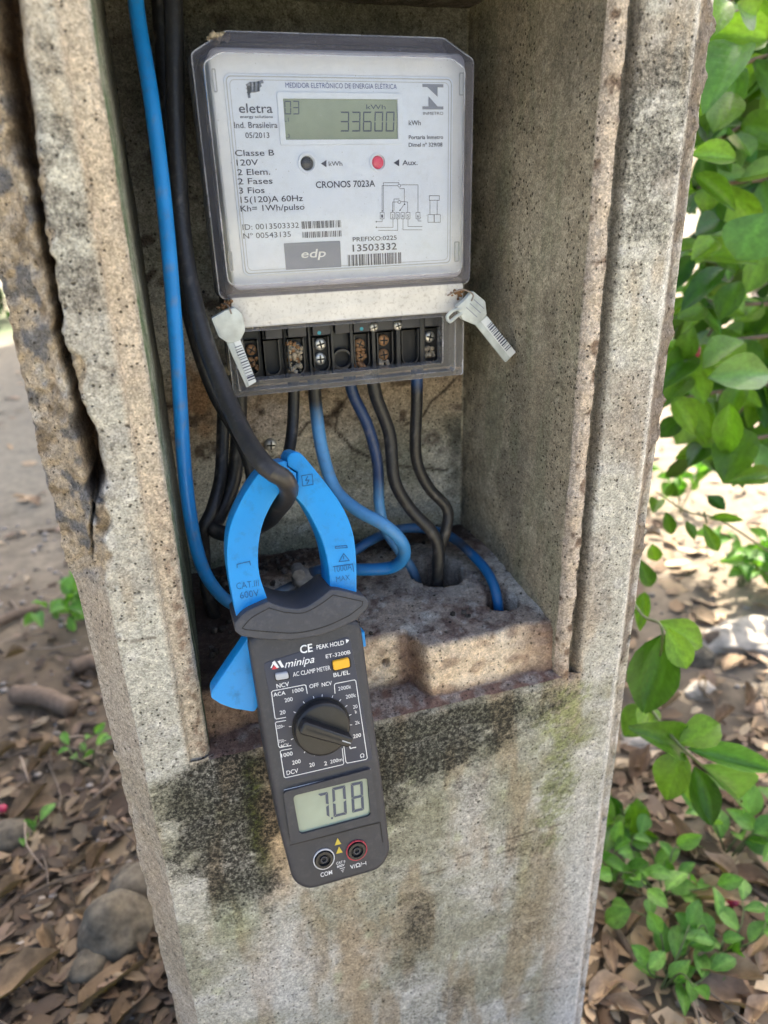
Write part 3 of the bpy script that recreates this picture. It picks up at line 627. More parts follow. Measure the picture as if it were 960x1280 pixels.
for d in (0, .0019): stroke(mb, FM, rrect(.0600 + d, .8080 + d, .2103 - d, .9247 - d, .003), .00035 if d else .0006, HP, True)
mb.build('border_line', 'line_grey', plate)
# moulded slots of the case
for x0, y0, x1, y1 in ((267, 87, 269.5, 114), (575, 92, 579, 118), (569, 303, 573, 326), (287, 315, 290, 338)):
    u0, v0, u1, v1 = rect_px(FM, x0, y0, x1, y1, -.098); m2 = MB(); m2.add(*ring(FM, rrect(u0 - .0006, v0 - .0006, u1 + .0006, v1 + .0006, .0008), rrect(u0, v0, u1, v1, .0005), -.0985, -.0976)); m2.build('clip_slot', 'line_grey', inner)
# clear cover: front pane, milky bevelled rim
o1 = cham(.0412, .7915, .2292, .9495, .022); o2 = cham(.0412, .7915, .2292, .9495, .022); o3 = cham(.0440, .7975, .2205, .9425, .017); o4 = cham(.0462, .8020, .2148, .9350, .010)
def loft(fr, outs):
    n = len(outs[0][0]); V = []; F = []
    for P, h in outs: V += [(*p, h) for p in P]
    for k in range(len(outs) - 1):
        for i in range(n): j = (i + 1) % n; F.append((k * n + i, k * n + j, (k + 1) * n + j, (k + 1) * n + i))
    return fr.w(V), F
rp = lambda P: roundpoly(P, .0025, 3)
rim = MB(); rim.add(*loft(FM, [(rp(o1), -.124), (rp(o2), -.1035), (rp([(p[0] + .0010 * (1 if p[0] < .13 else -1), p[1] + .0010 * (1 if p[1] < .87 else -1)) for p in o2]), -.1000), (rp(o3), -.0935), (rp(o4), -.0835)])); cover = rim.build('cover_rim', 'clear_rim', meter, sharp=25)
M['highlight_edge'] = clear_mat('painted_highlight', (.95, .95, .97), .35, (.80, .80, .88), .08, .2, (.4, 1.7))  # milky white for beads that stand in for edge highlights
def highlight_bead(fr, q_, h_, r_e):
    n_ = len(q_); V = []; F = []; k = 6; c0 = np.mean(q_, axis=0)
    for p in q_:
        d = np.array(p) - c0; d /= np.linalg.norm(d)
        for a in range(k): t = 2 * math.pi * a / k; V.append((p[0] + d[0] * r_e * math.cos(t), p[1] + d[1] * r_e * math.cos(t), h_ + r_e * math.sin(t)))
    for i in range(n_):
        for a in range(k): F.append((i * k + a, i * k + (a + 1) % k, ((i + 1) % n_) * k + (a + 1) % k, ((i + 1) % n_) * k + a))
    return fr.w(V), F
for P_, h_, r_e in ((o2, -.1030, .0006), (o4, -.0838, .0005)):  # thin pale beads added as highlight lines on the cover
    m3 = MB(); m3.add(*highlight_bead(FM, rp(P_), h_, r_e)); m3.build('cover_highlight', 'highlight_edge', cover)
fp = MB(); fp.add(FM.w([(*p, -.0835) for p in rp(o4)]), [tuple(range(len(rp(o4))))]); fp.build('cover_window', 'clear', meter)
gs = MB(); gs.add(*ring(FM, rp(cham(.0400, .7905, .2304, .9508, .0225)), rp(cham(.0428, .793, .2276, .948, .021)), -.1285, -.1242)); gs.build('gasket', 'slot', meter)
# printed matter ---------------------------------------------------------
T = MB(); TB = MB()
put_text(TB, FM, 'MEDIDOR ELETRÔNICO DE ENERGIA ELÉTRICA', 357, 496, 109.5, 6.5, HP, .0)
for body, x0, x1, yb, hh, bd in (('eletra', 299, 341, 141, 12, .006), ('energy solutions', 300, 341, 147.5, 3.6, .01), ('Ind. Brasileira', 293, 347, 160, 7.6, .008), ('05/2013', 307, 337, 172.5, 7, .008),
        ('Classe B', 294, 343, 195, 7.6, .006), ('120V', 296, 323, 207, 7.6, .006), ('2 Elem.', 297, 338, 219, 7.6, .006), ('2 Fases', 297.5, 341, 230.5, 7.6, .006), ('3 Fios', 299, 331, 242, 7.6, .006), ('15(120)A 60Hz', 301, 379, 253.5, 7.6, .006), ('Kh= 1Wh/pulso', 301, 381, 264.5, 7.4, .006),
        ('ID: 0013503332', 303.5, 374, 287.5, 7, -.004), ('Nº 00543135', 304.5, 364, 298.5, 7, -.004), ('CRONOS 7023A', 395, 469, 235, 8.2, .012), ('kWh', 411, 428, 207.5, 5.8, .004), ('Aux.', 503, 522, 206.5, 6.4, .006), ('kWh', 511, 526, 156.5, 6, .008),
        ('Portaria Inmetro', 511, 554, 174, 5, .008), ('Dimel nº 329/08', 511, 553, 183.5, 5, .008), ('INMETRO', 529, 554, 143.5, 3.8, .0), ('PREFIXO:0225', 441, 496, 302, 5.4, .008), ('13503332', 441, 496, 314.5, 8.6, .012)):
    put_text(T, FM, body, x0, x1, yb, hh, HP, bd)
for x0, y0, x1, y1, sd in ((377, 276, 427.5, 285, 1), (378, 289, 428, 296.5, 2), (435, 317, 502, 331, 3)):
    barcode(T, FM, *rect_px(FM, x0, y0, x1, y1, HP), HP, sd, 30)
for x, y in ((401, 204.5), (492, 203.5)):
    a, b, c = FM.px((x, y), HP), FM.px((x + 7, y - 4.5), HP), FM.px((x + 7, y + 4.5), HP); T.add(FM.w([(*a, HP), (*c, HP), (*b, HP)]), [(0, 1, 2)])
dg = lambda p: FM.px((410 + p[0] / 4.8, 180 + p[1] / 4.8), HP)
for pl in ([(333, 405), (333, 232), (425, 232), (425, 240)], [(325, 405), (325, 250), (418, 250)], [(440, 245), (540, 245), (540, 410)], [(428, 268), (458, 268), (458, 360)], [(388, 400), (388, 348), (420, 348)], [(396, 400), (396, 330), (428, 330)],
           [(440, 345), (478, 348), (478, 410)], [(458, 360), (432, 398)], [(325, 450), (325, 466), (292, 466)], [(390, 450), (390, 500), (292, 500)], [(418, 450), (418, 518), (302, 518)], [(450, 450), (450, 515), (565, 515)], [(480, 450), (480, 495), (565, 495)], [(540, 450), (540, 462), (560, 462)], [(612, 425), (612, 338)], [(655, 425), (655, 338)]):
    stroke(T, FM, [dg(p) for p in pl], .00026, HP)
for cx, cy, w, hh in ((325, 430, 24, 38), (388, 430, 24, 38), (418, 430, 20, 38), (448, 430, 20, 38), (480, 430, 24, 38), (540, 430, 24, 38), (618, 447, 36, 46), (656, 447, 36, 46), (638, 324, 60, 28)):
    stroke(T, FM, [dg((cx + a * w / 2, cy + b * hh / 2)) for a, b in ((-1, -1), (1, -1), (1, 1), (-1, 1))], .00026, HP, True)
for i, (cx, cy) in enumerate(((325, 442), (388, 442), (418, 442), (448, 442), (480, 442), (540, 442))): put_text(T, FM, '123456'[i], 410 + (cx - 5) / 4.8, 410 + (cx + 5) / 4.8, 180 + cy / 4.8, 4, HP)
for cx, cy in ((428, 250), (428, 348)): stroke(T, FM, [dg((cx + 9 * math.cos(a), cy + 9 * math.sin(a))) for a in np.linspace(0, 5.6, 9)], .00026, HP, True)
for cx, cy in ((325, 402), (388, 402), (432, 398), (460, 362), (290, 500), (290, 466)): T.add(FM.w([(*p, HP) for p in circ(dg((cx, cy)), .0005, 8)]), [tuple(range(8))])
T.build('lettering', 'ink', plate, smooth=False); TB.build('heading_lettering', 'ink_blue', plate, smooth=False)
T = MB()                                              # maker's flag mark and the N of the approval mark
for k in range(3):
    pts = [(309 + 3 * k * .2, 107 + 4.6 * k), (313, 104.5 + 4.6 * k), (318, 104.2 + 4.6 * k), (323, 103.6 + 4.4 * k), (328 - 2.5 * k, 102 + 4.4 * k)]
    for a, b in zip(pts[:-1], pts[1:]): stroke(T, FM, [FM.px(a, HP), FM.px(b, HP)], .0019, HP)
stroke(T, FM, [FM.px((310, 108), HP), FM.px((311.5, 121.5), HP)], .0016, HP)
n2 = lambda x, y: (*FM.px((400 + x / 4.571, 20 + y / 4.571), HP), HP)
for pts in ([(585, 388), (705, 390), (705, 408), (585, 405)], [(585, 516), (705, 517), (705, 534), (585, 533)], [(612, 405), (672, 406), (672, 462)], [(620, 458), (620, 517), (672, 517)]): T.add(FM.w([n2(*p) for p in pts[::-1]]), [tuple(range(len(pts)))])
T.build('emblem', 'ink_grey', plate, smooth=False)
st = MB(); u0, v0, u1, v1 = rect_px(FM, 356, 302.5, 426, 335.5, HP); st.add(*prism(FM, rrect(u0, v0, u1, v1, .0006), -.0967, -.0961, 0)); stk = st.build('sticker', 'ink_grey', plate, sharp=30)
T = MB(); put_text(T, FM, 'edp', 376, 407, 322.5, 10.5, -.0958, .012, 0, .25); T.build('sticker_lettering', 'ink_white', stk, smooth=False)
# display
u0, v0, u1, v1 = rect_px(FM, 355, 124, 496.5, 174.5, HP)
d = MB(); d.add(*ring(FM, rrect(u0 - .0036, v0 - .0030, u1 + .0036, v1 + .0034, .0012), rrect(u0, v0, u1, v1, .0004), -.0967, -.0945)); fr_ = d.build('display_frame', 'faceplate', meter)
d = MB(); quad(d, FM, u0, v0, u1, v1, -.0963); lcd = d.build('display', 'lcd', meter, smooth=False)
d = MB(); HD = -.0960
for ch, x, y, w, hh in [('3', 425.2, 164.5, 10, 25), ('3', 439.4, 164.5, 10, 25), ('6', 453.6, 164.5, 10, 25), ('0', 467.8, 164.5, 10, 25), ('0', 482, 164.5, 10, 25), ('0', 355.8, 143, 7, 17), ('3', 366, 143, 7, 17), ]:
    p = FM.px((x, y), HD); q = FM.px((x + w, y - hh), HD); seg7(d, FM, ch, p[0], p[1], q[0] - p[0], q[1] - p[1], .0008 if hh > 20 else .0006, HD)
put_text(d, FM, 'L1', 355.5, 361, 152, 5, HD); put_text(d, FM, 'L3', 356.5, 362.5, 172.5, 5, HD); put_text(d, FM, 'kWh', 458, 482, 136.5, 6, HD)
d.build('display_digits', 'lcd_digit', lcd, smooth=False)
# pulse lamps
for name, (x, y), r0, r1, mt in (('pulse_sensor', (384, 204), .0062, .0044, 'led_dark'), ('auxiliary_lamp', (472.5, 203), .0058, .0042, 'led_red')):
    c = FM.px((x, y), HP); m2 = MB(); m2.add(*ring(FM, circ(c, r0), circ(c, r1 + .0006), -.0967, -.0948)); ro = m2.build(name, 'faceplate', meter)
    m2 = MB(); n = 24; V = [(*c, -.0938)]; F = []
    for k, (rr, hh) in enumerate(((.5, -.0941), (.85, -.0950), (1.0, -.0966))): V += [(*p, hh) for p in circ(c, r1 * rr, n)]
    for i in range(n):
        j = (i + 1) % n; F.append((0, 1 + i, 1 + j))
        for k in range(2): F.append((1 + k * n + i, 1 + (k + 1) * n + i, 1 + (k + 1) * n + j, 1 + k * n + j))
    m2.add(FM.w(V), F); m2.build('lens', mt, ro)
# terminal end: dirty white band, black block, pockets, screws, clear frame
mb = MB(); mb.add(*prism(FM, rrect(.0480, .7715, .2225, .7925, .0015), -.124, -.0985, .0015)); mb.build('terminal_band', 'dirty_white', meter)
mb = MB(); mb.add(*prism(FM, rrect(.0480, .7265, .2225, .7735, .001), -.126, -.1210, .0005)); blk = mb.build('terminal_block', 'black_plastic', meter)
HB = -.1205
def pxb(x, y, h=HB): return FM.px((x, y), h)
def upocket(xc, yt, yb, w, name='terminal_pocket', floor='slot'):
    a = pxb(xc - w / 2, yt); b = pxb(xc + w / 2, yb); r = (b[0] - a[0]) / 2
    cx = (a[0] + b[0]) / 2; top, bot = a[1], b[1]
    def U(k): return [(cx - r * k, top)] + [(cx + r * k * math.cos(t), bot + r + r * k * math.sin(t)) for t in np.linspace(math.pi, 2 * math.pi, 9)] + [(cx + r * k, top)]
    m2 = MB(); m2.add(*ring(FM, U(1.0), U(.86), -.1215, -.1150)); p_ = m2.build(name, 'black_plastic', blk)
    m2 = MB(); m2.add(FM.w([(*p, -.1207) for p in U(.9)]), [tuple(range(11))]); m2.build('pocket_floor', floor, p_, smooth=False)
    return p_
def screw(parent, xc, yc, r, mat, h=-.1190, fr=FM, name='terminal_screw', c=None, hd=.0022):
    c = fr.px((xc, yc), h) if c is None else c; n = 20; V = [(*c, h + hd)]; F = []
    for rr, hh in ((.55, hd * .95), (.85, hd * .7), (1.0, hd * .3), (1.0, -.001)): V += [(*p, h + hh) for p in circ(c, r * rr, n)]
    for i in range(n):
        j = (i + 1) % n; F.append((0, 1 + i, 1 + j))
        for k in range(3): F.append((1 + k * n + i, 1 + (k + 1) * n + i, 1 + (k + 1) * n + j, 1 + k * n + j))
    m2 = MB(); m2.add(fr.w(V), F); s_ = m2.build(name, mat, parent)
    m2 = MB(); a0 = random.uniform(0, 3)
    for a in (a0, a0 + math.pi / 2): dd = np.array([math.cos(a), math.sin(a)]) * r * .62; stroke(m2, fr, [c - dd, c + dd], r * .26, h + hd + .00015)
    m2.build('cross_slot', 'slot', s_, smooth=False)
def crumbs(parent, xc, yc, wx, wy, k, mat, seed, name='dirt_clump'):
    m2 = MB(); r = random.Random(seed)
    for i in range(k): p = pxb(xc + r.uniform(-wx, wx), yc + r.uniform(-wy, wy)); m2.add(*lumps(FM.w([(*p, -.119 + r.uniform(0, .003))])[0], r.uniform(.0009, .0022), i + seed, 1, amp=.6))
    m2.build(name, mat, parent, sharp=None)
p1 = upocket(314, 425, 466, 22); screw(p1, 314, 437, .0040, 'rust'); screw(p1, 313, 453, .0038, 'rust'); crumbs(p1, 316, 455, 7, 8, 14, 'rust', 1)
upocket(339, 425, 467, 24)
p3 = upocket(369, 423, 466, 24); crumbs(p3, 368, 446, 8, 18, 60, 'cobweb', 2); screw(p3, 370, 433, .0036, 'steel'); crumbs(p3, 366, 440, 8, 14, 16, 'rust', 21)
p4 = upocket(400, 421, 463, 23); screw(p4, 400, 430, .0046, 'steel'); screw(p4, 400, 448.5, .0046, 'steel')
c5_ = pxb(426, 447.5); m2 = MB(); m2.add(*ring(FM, circ(c5_, .0078), circ(c5_, .0062), -.1215, -.1150)); p5 = m2.build('terminal_pocket', 'black_plastic', blk); m2 = MB(); m2.add(FM.w([(*p, -.1207) for p in circ(c5_, .0066)]), [tuple(range(28))]); m2.build('pocket_floor', 'slot', p5, smooth=False)
p6 = upocket(450, 417, 459, 21); screw(p6, 449, 430, .0042, 'rust'); screw(p6, 450, 446, .0042, 'rust'); crumbs(p6, 449, 446, 7, 12, 26, 'rust', 3)
p7 = upocket(479, 415, 457, 21); screw(p7, 479, 425, .0044, 'rust'); screw(p7, 479, 443, .0044, 'rust'); crumbs(p7, 478, 453, 6, 3, 10, 'cobweb', 4)
upocket(510, 412, 454, 22)
p9 = upocket(537, 410, 452, 21); screw(p9, 536.5, 421, .0044, 'steel'); crumbs(p9, 533, 439, 7, 6, 40, 'cobweb', 5)
for x in (327, 354, 385, 413, 437, 464, 494.5, 524):                       # barrier ribs
    a = pxb(x - 3.2, 408); b = pxb(x + 3.2, 466); m2 = MB(); m2.add(*prism(FM, rrect(a[0], .7300, b[0], .7700, .0006), -.1215, -.1125, .0006)); m2.build('barrier_rib', 'black_plastic', blk)
for x, w in ((340, 22), (369, 24), (400, 24), (426, 20), (451, 24), (480, 26), (510, 24), (538, 22)):   # tabs over the pockets
    a = pxb(x - w / 2, 405); b = pxb(x + w / 2, 420); m2 = MB(); m2.add(*prism(FM, rrect(a[0], .7600, b[0], .7705, .0006), -.1215, -.1130, .0006)); m2.build('terminal_tab', 'charcoal', blk)
for x, y in ((399, 416), (452, 411)): m2 = MB(); m2.add(*prism(FM, circ(FM.px((x, y), -.1128), .0014, 14), -.1132, -.1126, 0)); m2.build('phase_dot', 'teal', blk)
for x, y in ((467, 409), (497, 407)): screw(blk, x, y, .0036, 'steel', -.1125)
fo = rrect(.0430, .7225, .2238, .7738, .002); mid1 = rrect(.0470, .7268, .2160, .7722, .002); mid2 = rrect(.0490, .7290, .2125, .7716, .002); fi = rrect(.0530, .7335, .2060, .7690, .0015)
mb = MB(); mb.add(*loft(FM, [(fo, -.126), (fo, -.1010), (mid1, -.0985), (mid2, -.1020), (fi, -.0990), (fi, -.1110)])); tfr = mb.build('terminal_frame', 'clear_frame', meter, sharp=25)
for P_, h_, r_e in ((fo, -.1008, .0005), (mid1, -.0983, .0006), (fi, -.0988, .0005)):  # same added highlight lines along the terminal frame
    m3 = MB(); m3.add(*highlight_bead(FM, P_, h_, r_e)); m3.build('frame_highlight', 'highlight_edge', tfr)
mb = MB(); r = random.Random(3)
for k in range(46):
    p = FM.px((262 + 26 * r.random() ** 1.4, 41 + 5 * r.random()), -.1); mb.add(*lumps(FM.w([(p[0], p[1] - .0005, -.106 + r.uniform(0, .006))])[0], r.uniform(.0008, .0022), k, 1, amp=.6))
mb.build('dirt_clump', 'cobweb', meter, sharp=None)
r = random.Random(4)
for cx, cy, n in ((281, 381, 26), (572, 367, 34)):
    mb = MB()
    for k in range(n): p = FM.px((cx + r.gauss(0, 4), cy + r.gauss(0, 3)), -.098); mb.add(*lumps(FM.w([(*p, -.1 + r.uniform(0, .003))])[0], r.uniform(.0006, .0016), k, 1, amp=.6))
    mb.build('sealing_lug', 'rust', meter, sharp=None)

# ------------------------------------------------------------------ the two seals
def seal(label, head, tagp, labp, barline, wire, h, side):
    base = FM.w([(*FM.px(head[0], h), h)])[0]
    root = thing('security_seal', label, 'seal', base, 'tamper seals on the meter')
    m2 = MB(); m2.add(*prism(FM, roundpoly(FM.pxs(head, h), .0012), h - .0040, h + .0012, .0008)); m2.build('seal_head', 'seal_clear', root)
    m2 = MB(); m2.add(*prism(FM, roundpoly(FM.pxs(tagp, h), .0008), h - .0022, h, .0005)); tg = m2.build('seal_tag', 'seal_clear', root)
    m2 = MB(); m2.add(*prism(FM, roundpoly(FM.pxs(labp, h), .0005), h - .0001, h + .0005, .0001)); m2.build('seal_label', 'seal_white', tg)
    m2 = MB(); (a, b), w = barline, .0024; a, b = FM.px(a, h), FM.px(b, h); dd = (b - a); L = np.linalg.norm(dd); dd /= L; n_ = np.array([-dd[1], dd[0]]); r = random.Random(side); t = 0
    while t < L:
        q = a + dd * t; stroke(m2, FM, [q - n_ * w, q + n_ * w], r.choice((.0004, .0007, .0011)), h + .0009); t += r.uniform(.0013, .0024)
    m2.build('barcode', 'ink', tg, smooth=False)
    m2 = MB(); m2.add(*tube([FM.w([(*FM.px(p[:2], h), h + p[2])])[0] for p in wire], .0006, 6, .001)[:2]); m2.build('seal_wire', 'wire', root)
    return root
k5 = lambda L: [(220 + x / 4.364, 360 + y / 4.364) for x, y in L]; k6 = lambda L: [(420 + x / 3.84, 340 + y / 3.84) for x, y in L]
s1 = seal('frosted seal with white barcode strip hanging at the meter left corner', k5([(190, 165), (270, 120), (320, 105), (360, 140), (378, 230), (350, 285), (285, 302), (230, 265)]), k5([(275, 298), (350, 280), (440, 512), (385, 545)]), k5([(312, 288), (350, 281), (436, 512), (398, 534)]), ((k5([(338, 318)])[0]), (k5([(412, 498)])[0])), [(283, 384, -.012), (281, 380, -.004), (286, 384, .001), (289, 392, .0018)], -.0880, 1)
s2 = seal('pale seal with slanting barcode tag jutting out from the meter right corner', k6([(655, 90), (715, 140), (722, 205), (668, 255), (605, 228), (578, 165), (620, 130)]), k6([(670, 253), (724, 208), (865, 385), (815, 435)]), k6([(695, 238), (724, 212), (862, 384), (835, 410)]), ((k6([(735, 250)])[0]), (k6([(832, 376)])[0])), [(566, 372, -.012), (570, 365, -.002), (580, 362, .0), (590, 368, .0018), (588, 376, .0018)], -.0880, 2)
m2 = MB(); lp = k6([(600, 175), (560, 185), (532, 215), (545, 238), (575, 215), (605, 195)]); m2.add(*tube([FM.w([(*FM.px(p, -.088), -.0875)])[0] for p in lp], .0013, 8, .0015)[:2]); m2.build('seal_loop', 'seal_clear', s2)
T = MB()
a_, b_ = FM.px(k6([(640, 150)])[0], -.088), FM.px(k6([(690, 195)])[0], -.088)
for off in (0, .003, -.003): stroke(T, FM, [a_ + (off, off * .9), b_ + (off * .9, off)], .0005, -.0865)
T.build('embossed_mark', 'ink_grey', s2, smooth=False)

# ================================================================== CLAMP METER
_B, _T = at(430, 1108, -.070), at(372, 566, .005)
_v = (_T - _B) / np.linalg.norm(_T - _B); _u = np.array([1, 0, .0]) - _v[0] * _v; _u /= np.linalg.norm(_u); _n = np.cross(_u, _v)
FC = Frame(_B, _u, _v, _n)
clamp = thing('clamp_meter', 'charcoal digital clamp meter with bright blue jaws hooked round the black cable', 'clamp meter', _B)
ca = lambda x, y: (250 + x / 3.84, 730 + y / 3.84); cb = lambda x, y: (310 + x / 4.571, 930 + y / 4.571); cj = lambda x, y: (220 + x / 3.692, 550 + y / 3.692)
def cpoly(L, h=0.0, r=.0, k=4):
    P = FC.pxs(L, h); return roundpoly(P, r, k) if r else P
def smoothline(L, n=4):
    P = [np.array(p, float) for p in L]; Q = [2 * P[0] - P[1]] + P + [2 * P[-1] - P[-2]]; out = []
    for i in range(1, len(Q) - 2):
        a, b, c, d = Q[i - 1:i + 3]
        for j in range(n): t = j / n; out.append(tuple(.5 * ((2 * b) + (c - a) * t + (2 * a - 5 * b + 4 * c - d) * t * t + (3 * b - a - 3 * c + d) * t ** 3)))
    out.append(tuple(P[-1])); return out
def part(name, mat, parent, V, F, **k): m2 = MB(); m2.add(V, F); return m2.build(name, mat, parent, **k)
body_px = [(308, 792), (334, 952), (352, 1048), (366, 1100), (384, 1110), (474, 1084), (487, 1064), (478, 985), (462, 868), (449, 770)]
cbody = part('meter_body', 'charcoal', clamp, *prism(FC, cpoly(body_px, -.004, .010, 5), -.040, .0, .0045, 4, True), sharp=50)
# collar guard
top = smoothline([(293, 779), (305, 766), (320, 758), (335, 751.5)]) + smoothline([(336, 752), (355, 758.6), (377, 760), (396, 750), (413, 736.5)]) + [(424, 737), (456, 745.5)] + [(461, 751), (459, 760)] + smoothline([(445, 775), (410, 791), (372, 799), (334, 799.5), (301, 795)]) + [(294, 789)]
collar = part('collar_guard', 'collar', clamp, *prism(FC, cpoly(top, .004), -.042, .0045, .0022, 3, True), sharp=45)
ln = MB(); stroke(ln, FC, cpoly(smoothline([cj(305, 868), cj(350, 820), cj(430, 775)]) + smoothline([cj(500, 795), cj(585, 798), cj(660, 762), cj(725, 715)]) + [cj(862, 745), cj(858, 765)] + smoothline([cj(800, 810), cj(690, 860), cj(560, 890), cj(430, 885), cj(320, 875)]), .0046), .0006, .0047, True); ln.build('engraved_line', 'slot', collar, smooth=False)
# jaws
Lj = smoothline([cj(290, 840), cj(275, 800), cj(245, 640), cj(235, 520), cj(250, 400), cj(300, 280), cj(370, 170), cj(430, 118), cj(500, 97)]) + [cj(511, 100), cj(513, 125), cj(555, 152), cj(557, 190), cj(530, 210)] + smoothline([cj(505, 222), cj(490, 228), cj(440, 300), cj(400, 390), cj(380, 500), cj(385, 620), cj(425, 745), cj(440, 820)])
Rj = smoothline([cj(512, 85), cj(530, 60), cj(570, 58), cj(620, 110), cj(700, 210), cj(770, 310), cj(815, 420), cj(832, 540), cj(834, 700), cj(834, 760)]) + smoothline([cj(725, 780), cj(712, 690), cj(705, 600), cj(685, 500), cj(650, 410), cj(600, 320), cj(545, 256)]) + [cj(532, 240), cj(534, 214), cj(561, 192), cj(560, 148), cj(518, 122)]
lj = part('fixed_jaw', 'jaw', clamp, *prism(FC, cpoly(Lj, -.004), -.034, -.004, .0014, 3, True), sharp=40)
rj = part('moving_jaw', 'jaw', clamp, *prism(FC, cpoly(Rj, -.004), -.034, -.0037, .0014, 3, True), sharp=40)
part('jaw_hinge', 'collar', clamp, *prism(FC, cpoly([cj(300, 815), cj(430, 745), cj(500, 765), cj(580, 772), cj(650, 735), cj(715, 685), cj(850, 700), cj(850, 760), cj(560, 870)], -.02), -.037, -.012, .001), sharp=40)
hj = -.0036
for par, items in ((lj, (('CAT.III', 296, 324, 737, 8.5), ('600V', 300.5, 324, 748.5, 8.5))), (rj, (('1000A', 418.5, 440, 715.5, 8), ('MAX', 420.5, 437.5, 727.5, 7)))):
    T = MB()
    for b_, x0, x1, yb, hh in items: put_text(T, FC, b_, x0, x1, yb, hh, hj + (.0003 if par is rj else 0), -.012, -.1)
    T2 = MB()
    if par is lj:
        stroke(T2, FC, FC.pxs([cj(282, 590), cj(282, 574), cj(340, 560), cj(344, 578)], hj), .0005, hj); stroke(T2, FC, FC.pxs([cj(450, 155), cj(485, 142), cj(488, 165)], hj), .0005, hj)
    else:
        h2 = hj + .0003
        for grp in (((((735, 500), (735, 492), (788, 487), (790, 497)), 1),), ((((752, 562), (774, 524), (800, 556)), 1), (((774, 536), (774, 550)), 0)), ((((580, 165), (628, 157), (633, 205), (585, 213)), 1), (((608, 168), (598, 187), (614, 184), (604, 204)), 0)), ((((725, 585), (815, 572), (820, 607)), 0),)):
            T3 = MB()
            for pl, cl in grp: stroke(T3, FC, FC.pxs([cj(*q) for q in pl], h2), .0005, h2, bool(cl))
            T3.build('engraved_symbol', 'jaw_line', par, smooth=False)
    if T2.V: T2.build('engraved_symbol', 'jaw_line', par, smooth=False)
    T.build('engraved_lettering', 'jaw_line', par, smooth=False)
part('jaw_trigger', 'jaw', clamp, *prism(FC, cpoly([ca(235, 235), (302, 806), (284, 832), (264, 862), (263, 869), (275, 877), (290, 882.5), (317, 887), (322, 880), (318, 820)], -.016, .0015, 2), -.030, -.012, .0012, 2, True), sharp=40)
part('hinge_tab', 'jaw', clamp, *prism(FC, cpoly([(446, 790), (456, 790), (458, 808), (448, 812)], -.012), -.028, -.012, .001), sharp=40)
# control panel and print
PH = .0006
panel = part('control_panel', 'panel', clamp, *prism(FC, cpoly([(329, 829), (437, 795), (466, 950), (357, 977)], .0, .003, 4), -.0008, .0004, .0003))
T = MB(); sl = -.235
for b_, x0, x1, yb, hh, bd, sh in (('CE', 375.5, 391, 817, 10, .02, 0), ('PEAK HOLD', 396, 430, 812, 5.6, .008, 0), ('ET-3200B', 407.5, 438, 823, 4.8, .0, 0), ('minipa', 356, 392.5, 835, 9.5, .004, .35), ('AC CLAMP METER', 366.5, 413, 846, 5.6, .0, 0), ('NCV', 346, 361.5, 860.5, 5.6, .006, 0), ('BL/EL', 417, 437.5, 846.5, 5.2, .006, 0),
        ('OFF', 387, 398.5, 860.5, 5, .006, 0), ('NCV', 402.5, 415, 858.5, 5, .006, 0), ('ACA', 342, 357, 871, 4.8, .01, 0), ('1000', 366, 379.5, 866.5, 4.8, .006, 0), ('200', 356, 366, 878, 5, .006, 0), ('20', 350, 357, 893.5, 5, .006, 0), ('220~', 346.5, 356, 911, 4, .006, 0), ('750~', 348.5, 358, 929, 4, .0, 0), ('ACV', 350.5, 361, 934.5, 3.6, .006, 0),
        ('1000', 352, 366, 947, 5, .006, 0), ('200', 365.5, 376, 956, 5, .006, 0), ('20', 387, 393.5, 959, 5, .006, 0), ('2', 405.5, 409, 957, 5, .006, 0), ('200m', 413, 428, 954.5, 4.6, .0, 0), ('DCV', 358.5, 373, 969, 5.6, .006, 0), ('2000k', 423, 439, 863.5, 4.8, .0, 0), ('200k', 432.5, 445, 873.5, 4.8, .0, 0), ('20', 441.5, 447, 886, 4.6, .0, 0), ('k', 444, 446.6, 892, 4.4, .0, 0), ('2k', 444, 450, 906, 4.6, .0, 0), ('200', 441.5, 451.5, 923, 4.8, .006, 0), ('Ω', 450.5, 455.5, 947.5, 4.8, .006, 0)):
    put_text(T, FC, b_, x0, x1, yb, hh, PH, bd, sl, sh)
for L in ([ca(515, 525), ca(508, 487), ca(500, 484), ca(350, 513), ca(343, 520), ca(360, 642), ca(366, 648), ca(412, 640)], [ca(412, 655), ca(366, 663), ca(362, 668), ca(378, 780), ca(384, 785), ca(437, 775)], [ca(440, 790), ca(390, 799), ca(385, 806), ca(404, 925), ca(412, 930), ca(685, 867), ca(690, 860), ca(683, 790)], [ca(690, 775), ca(700, 852), ca(707, 860), ca(797, 842), ca(803, 835), ca(748, 466), ca(741, 460), ca(650, 478), ca(645, 486), ca(648, 525)]):
    stroke(T, FC, FC.pxs(L, PH), .0005, PH)
kc = FC.px(ca(580, 676), 0)
for a in (118, 98, 82, 62, 45, 28, 8, -12, -50, -75, -92, -108, -128, 195, 170, 142): dd = np.array([math.cos(math.radians(a)), math.sin(math.radians(a))]); stroke(T, FC, [kc + dd * .0202, kc + dd * .0216], .0005, PH)
p = FC.pxs([ca(700, 264), ca(716, 270), ca(702, 286)], PH); T.add(FC.w([(*q, PH) for q in p]), [(2, 1, 0)])
for L in ([ca(372, 372), ca(385, 366), ca(404, 398), ca(392, 402)], [ca(345, 378), ca(358, 368), ca(380, 400), ca(368, 404)], [ca(352, 372), ca(360, 368), ca(345, 402), ca(338, 404)]): T.add(FC.w([(*q, PH) for q in FC.pxs(L, PH)[::-1]]), [(0, 1, 2, 3)])
stroke(T, FC, FC.pxs([ca(715, 770), ca(722, 790), ca(735, 786), ca(748, 784)], PH), .0007, PH)
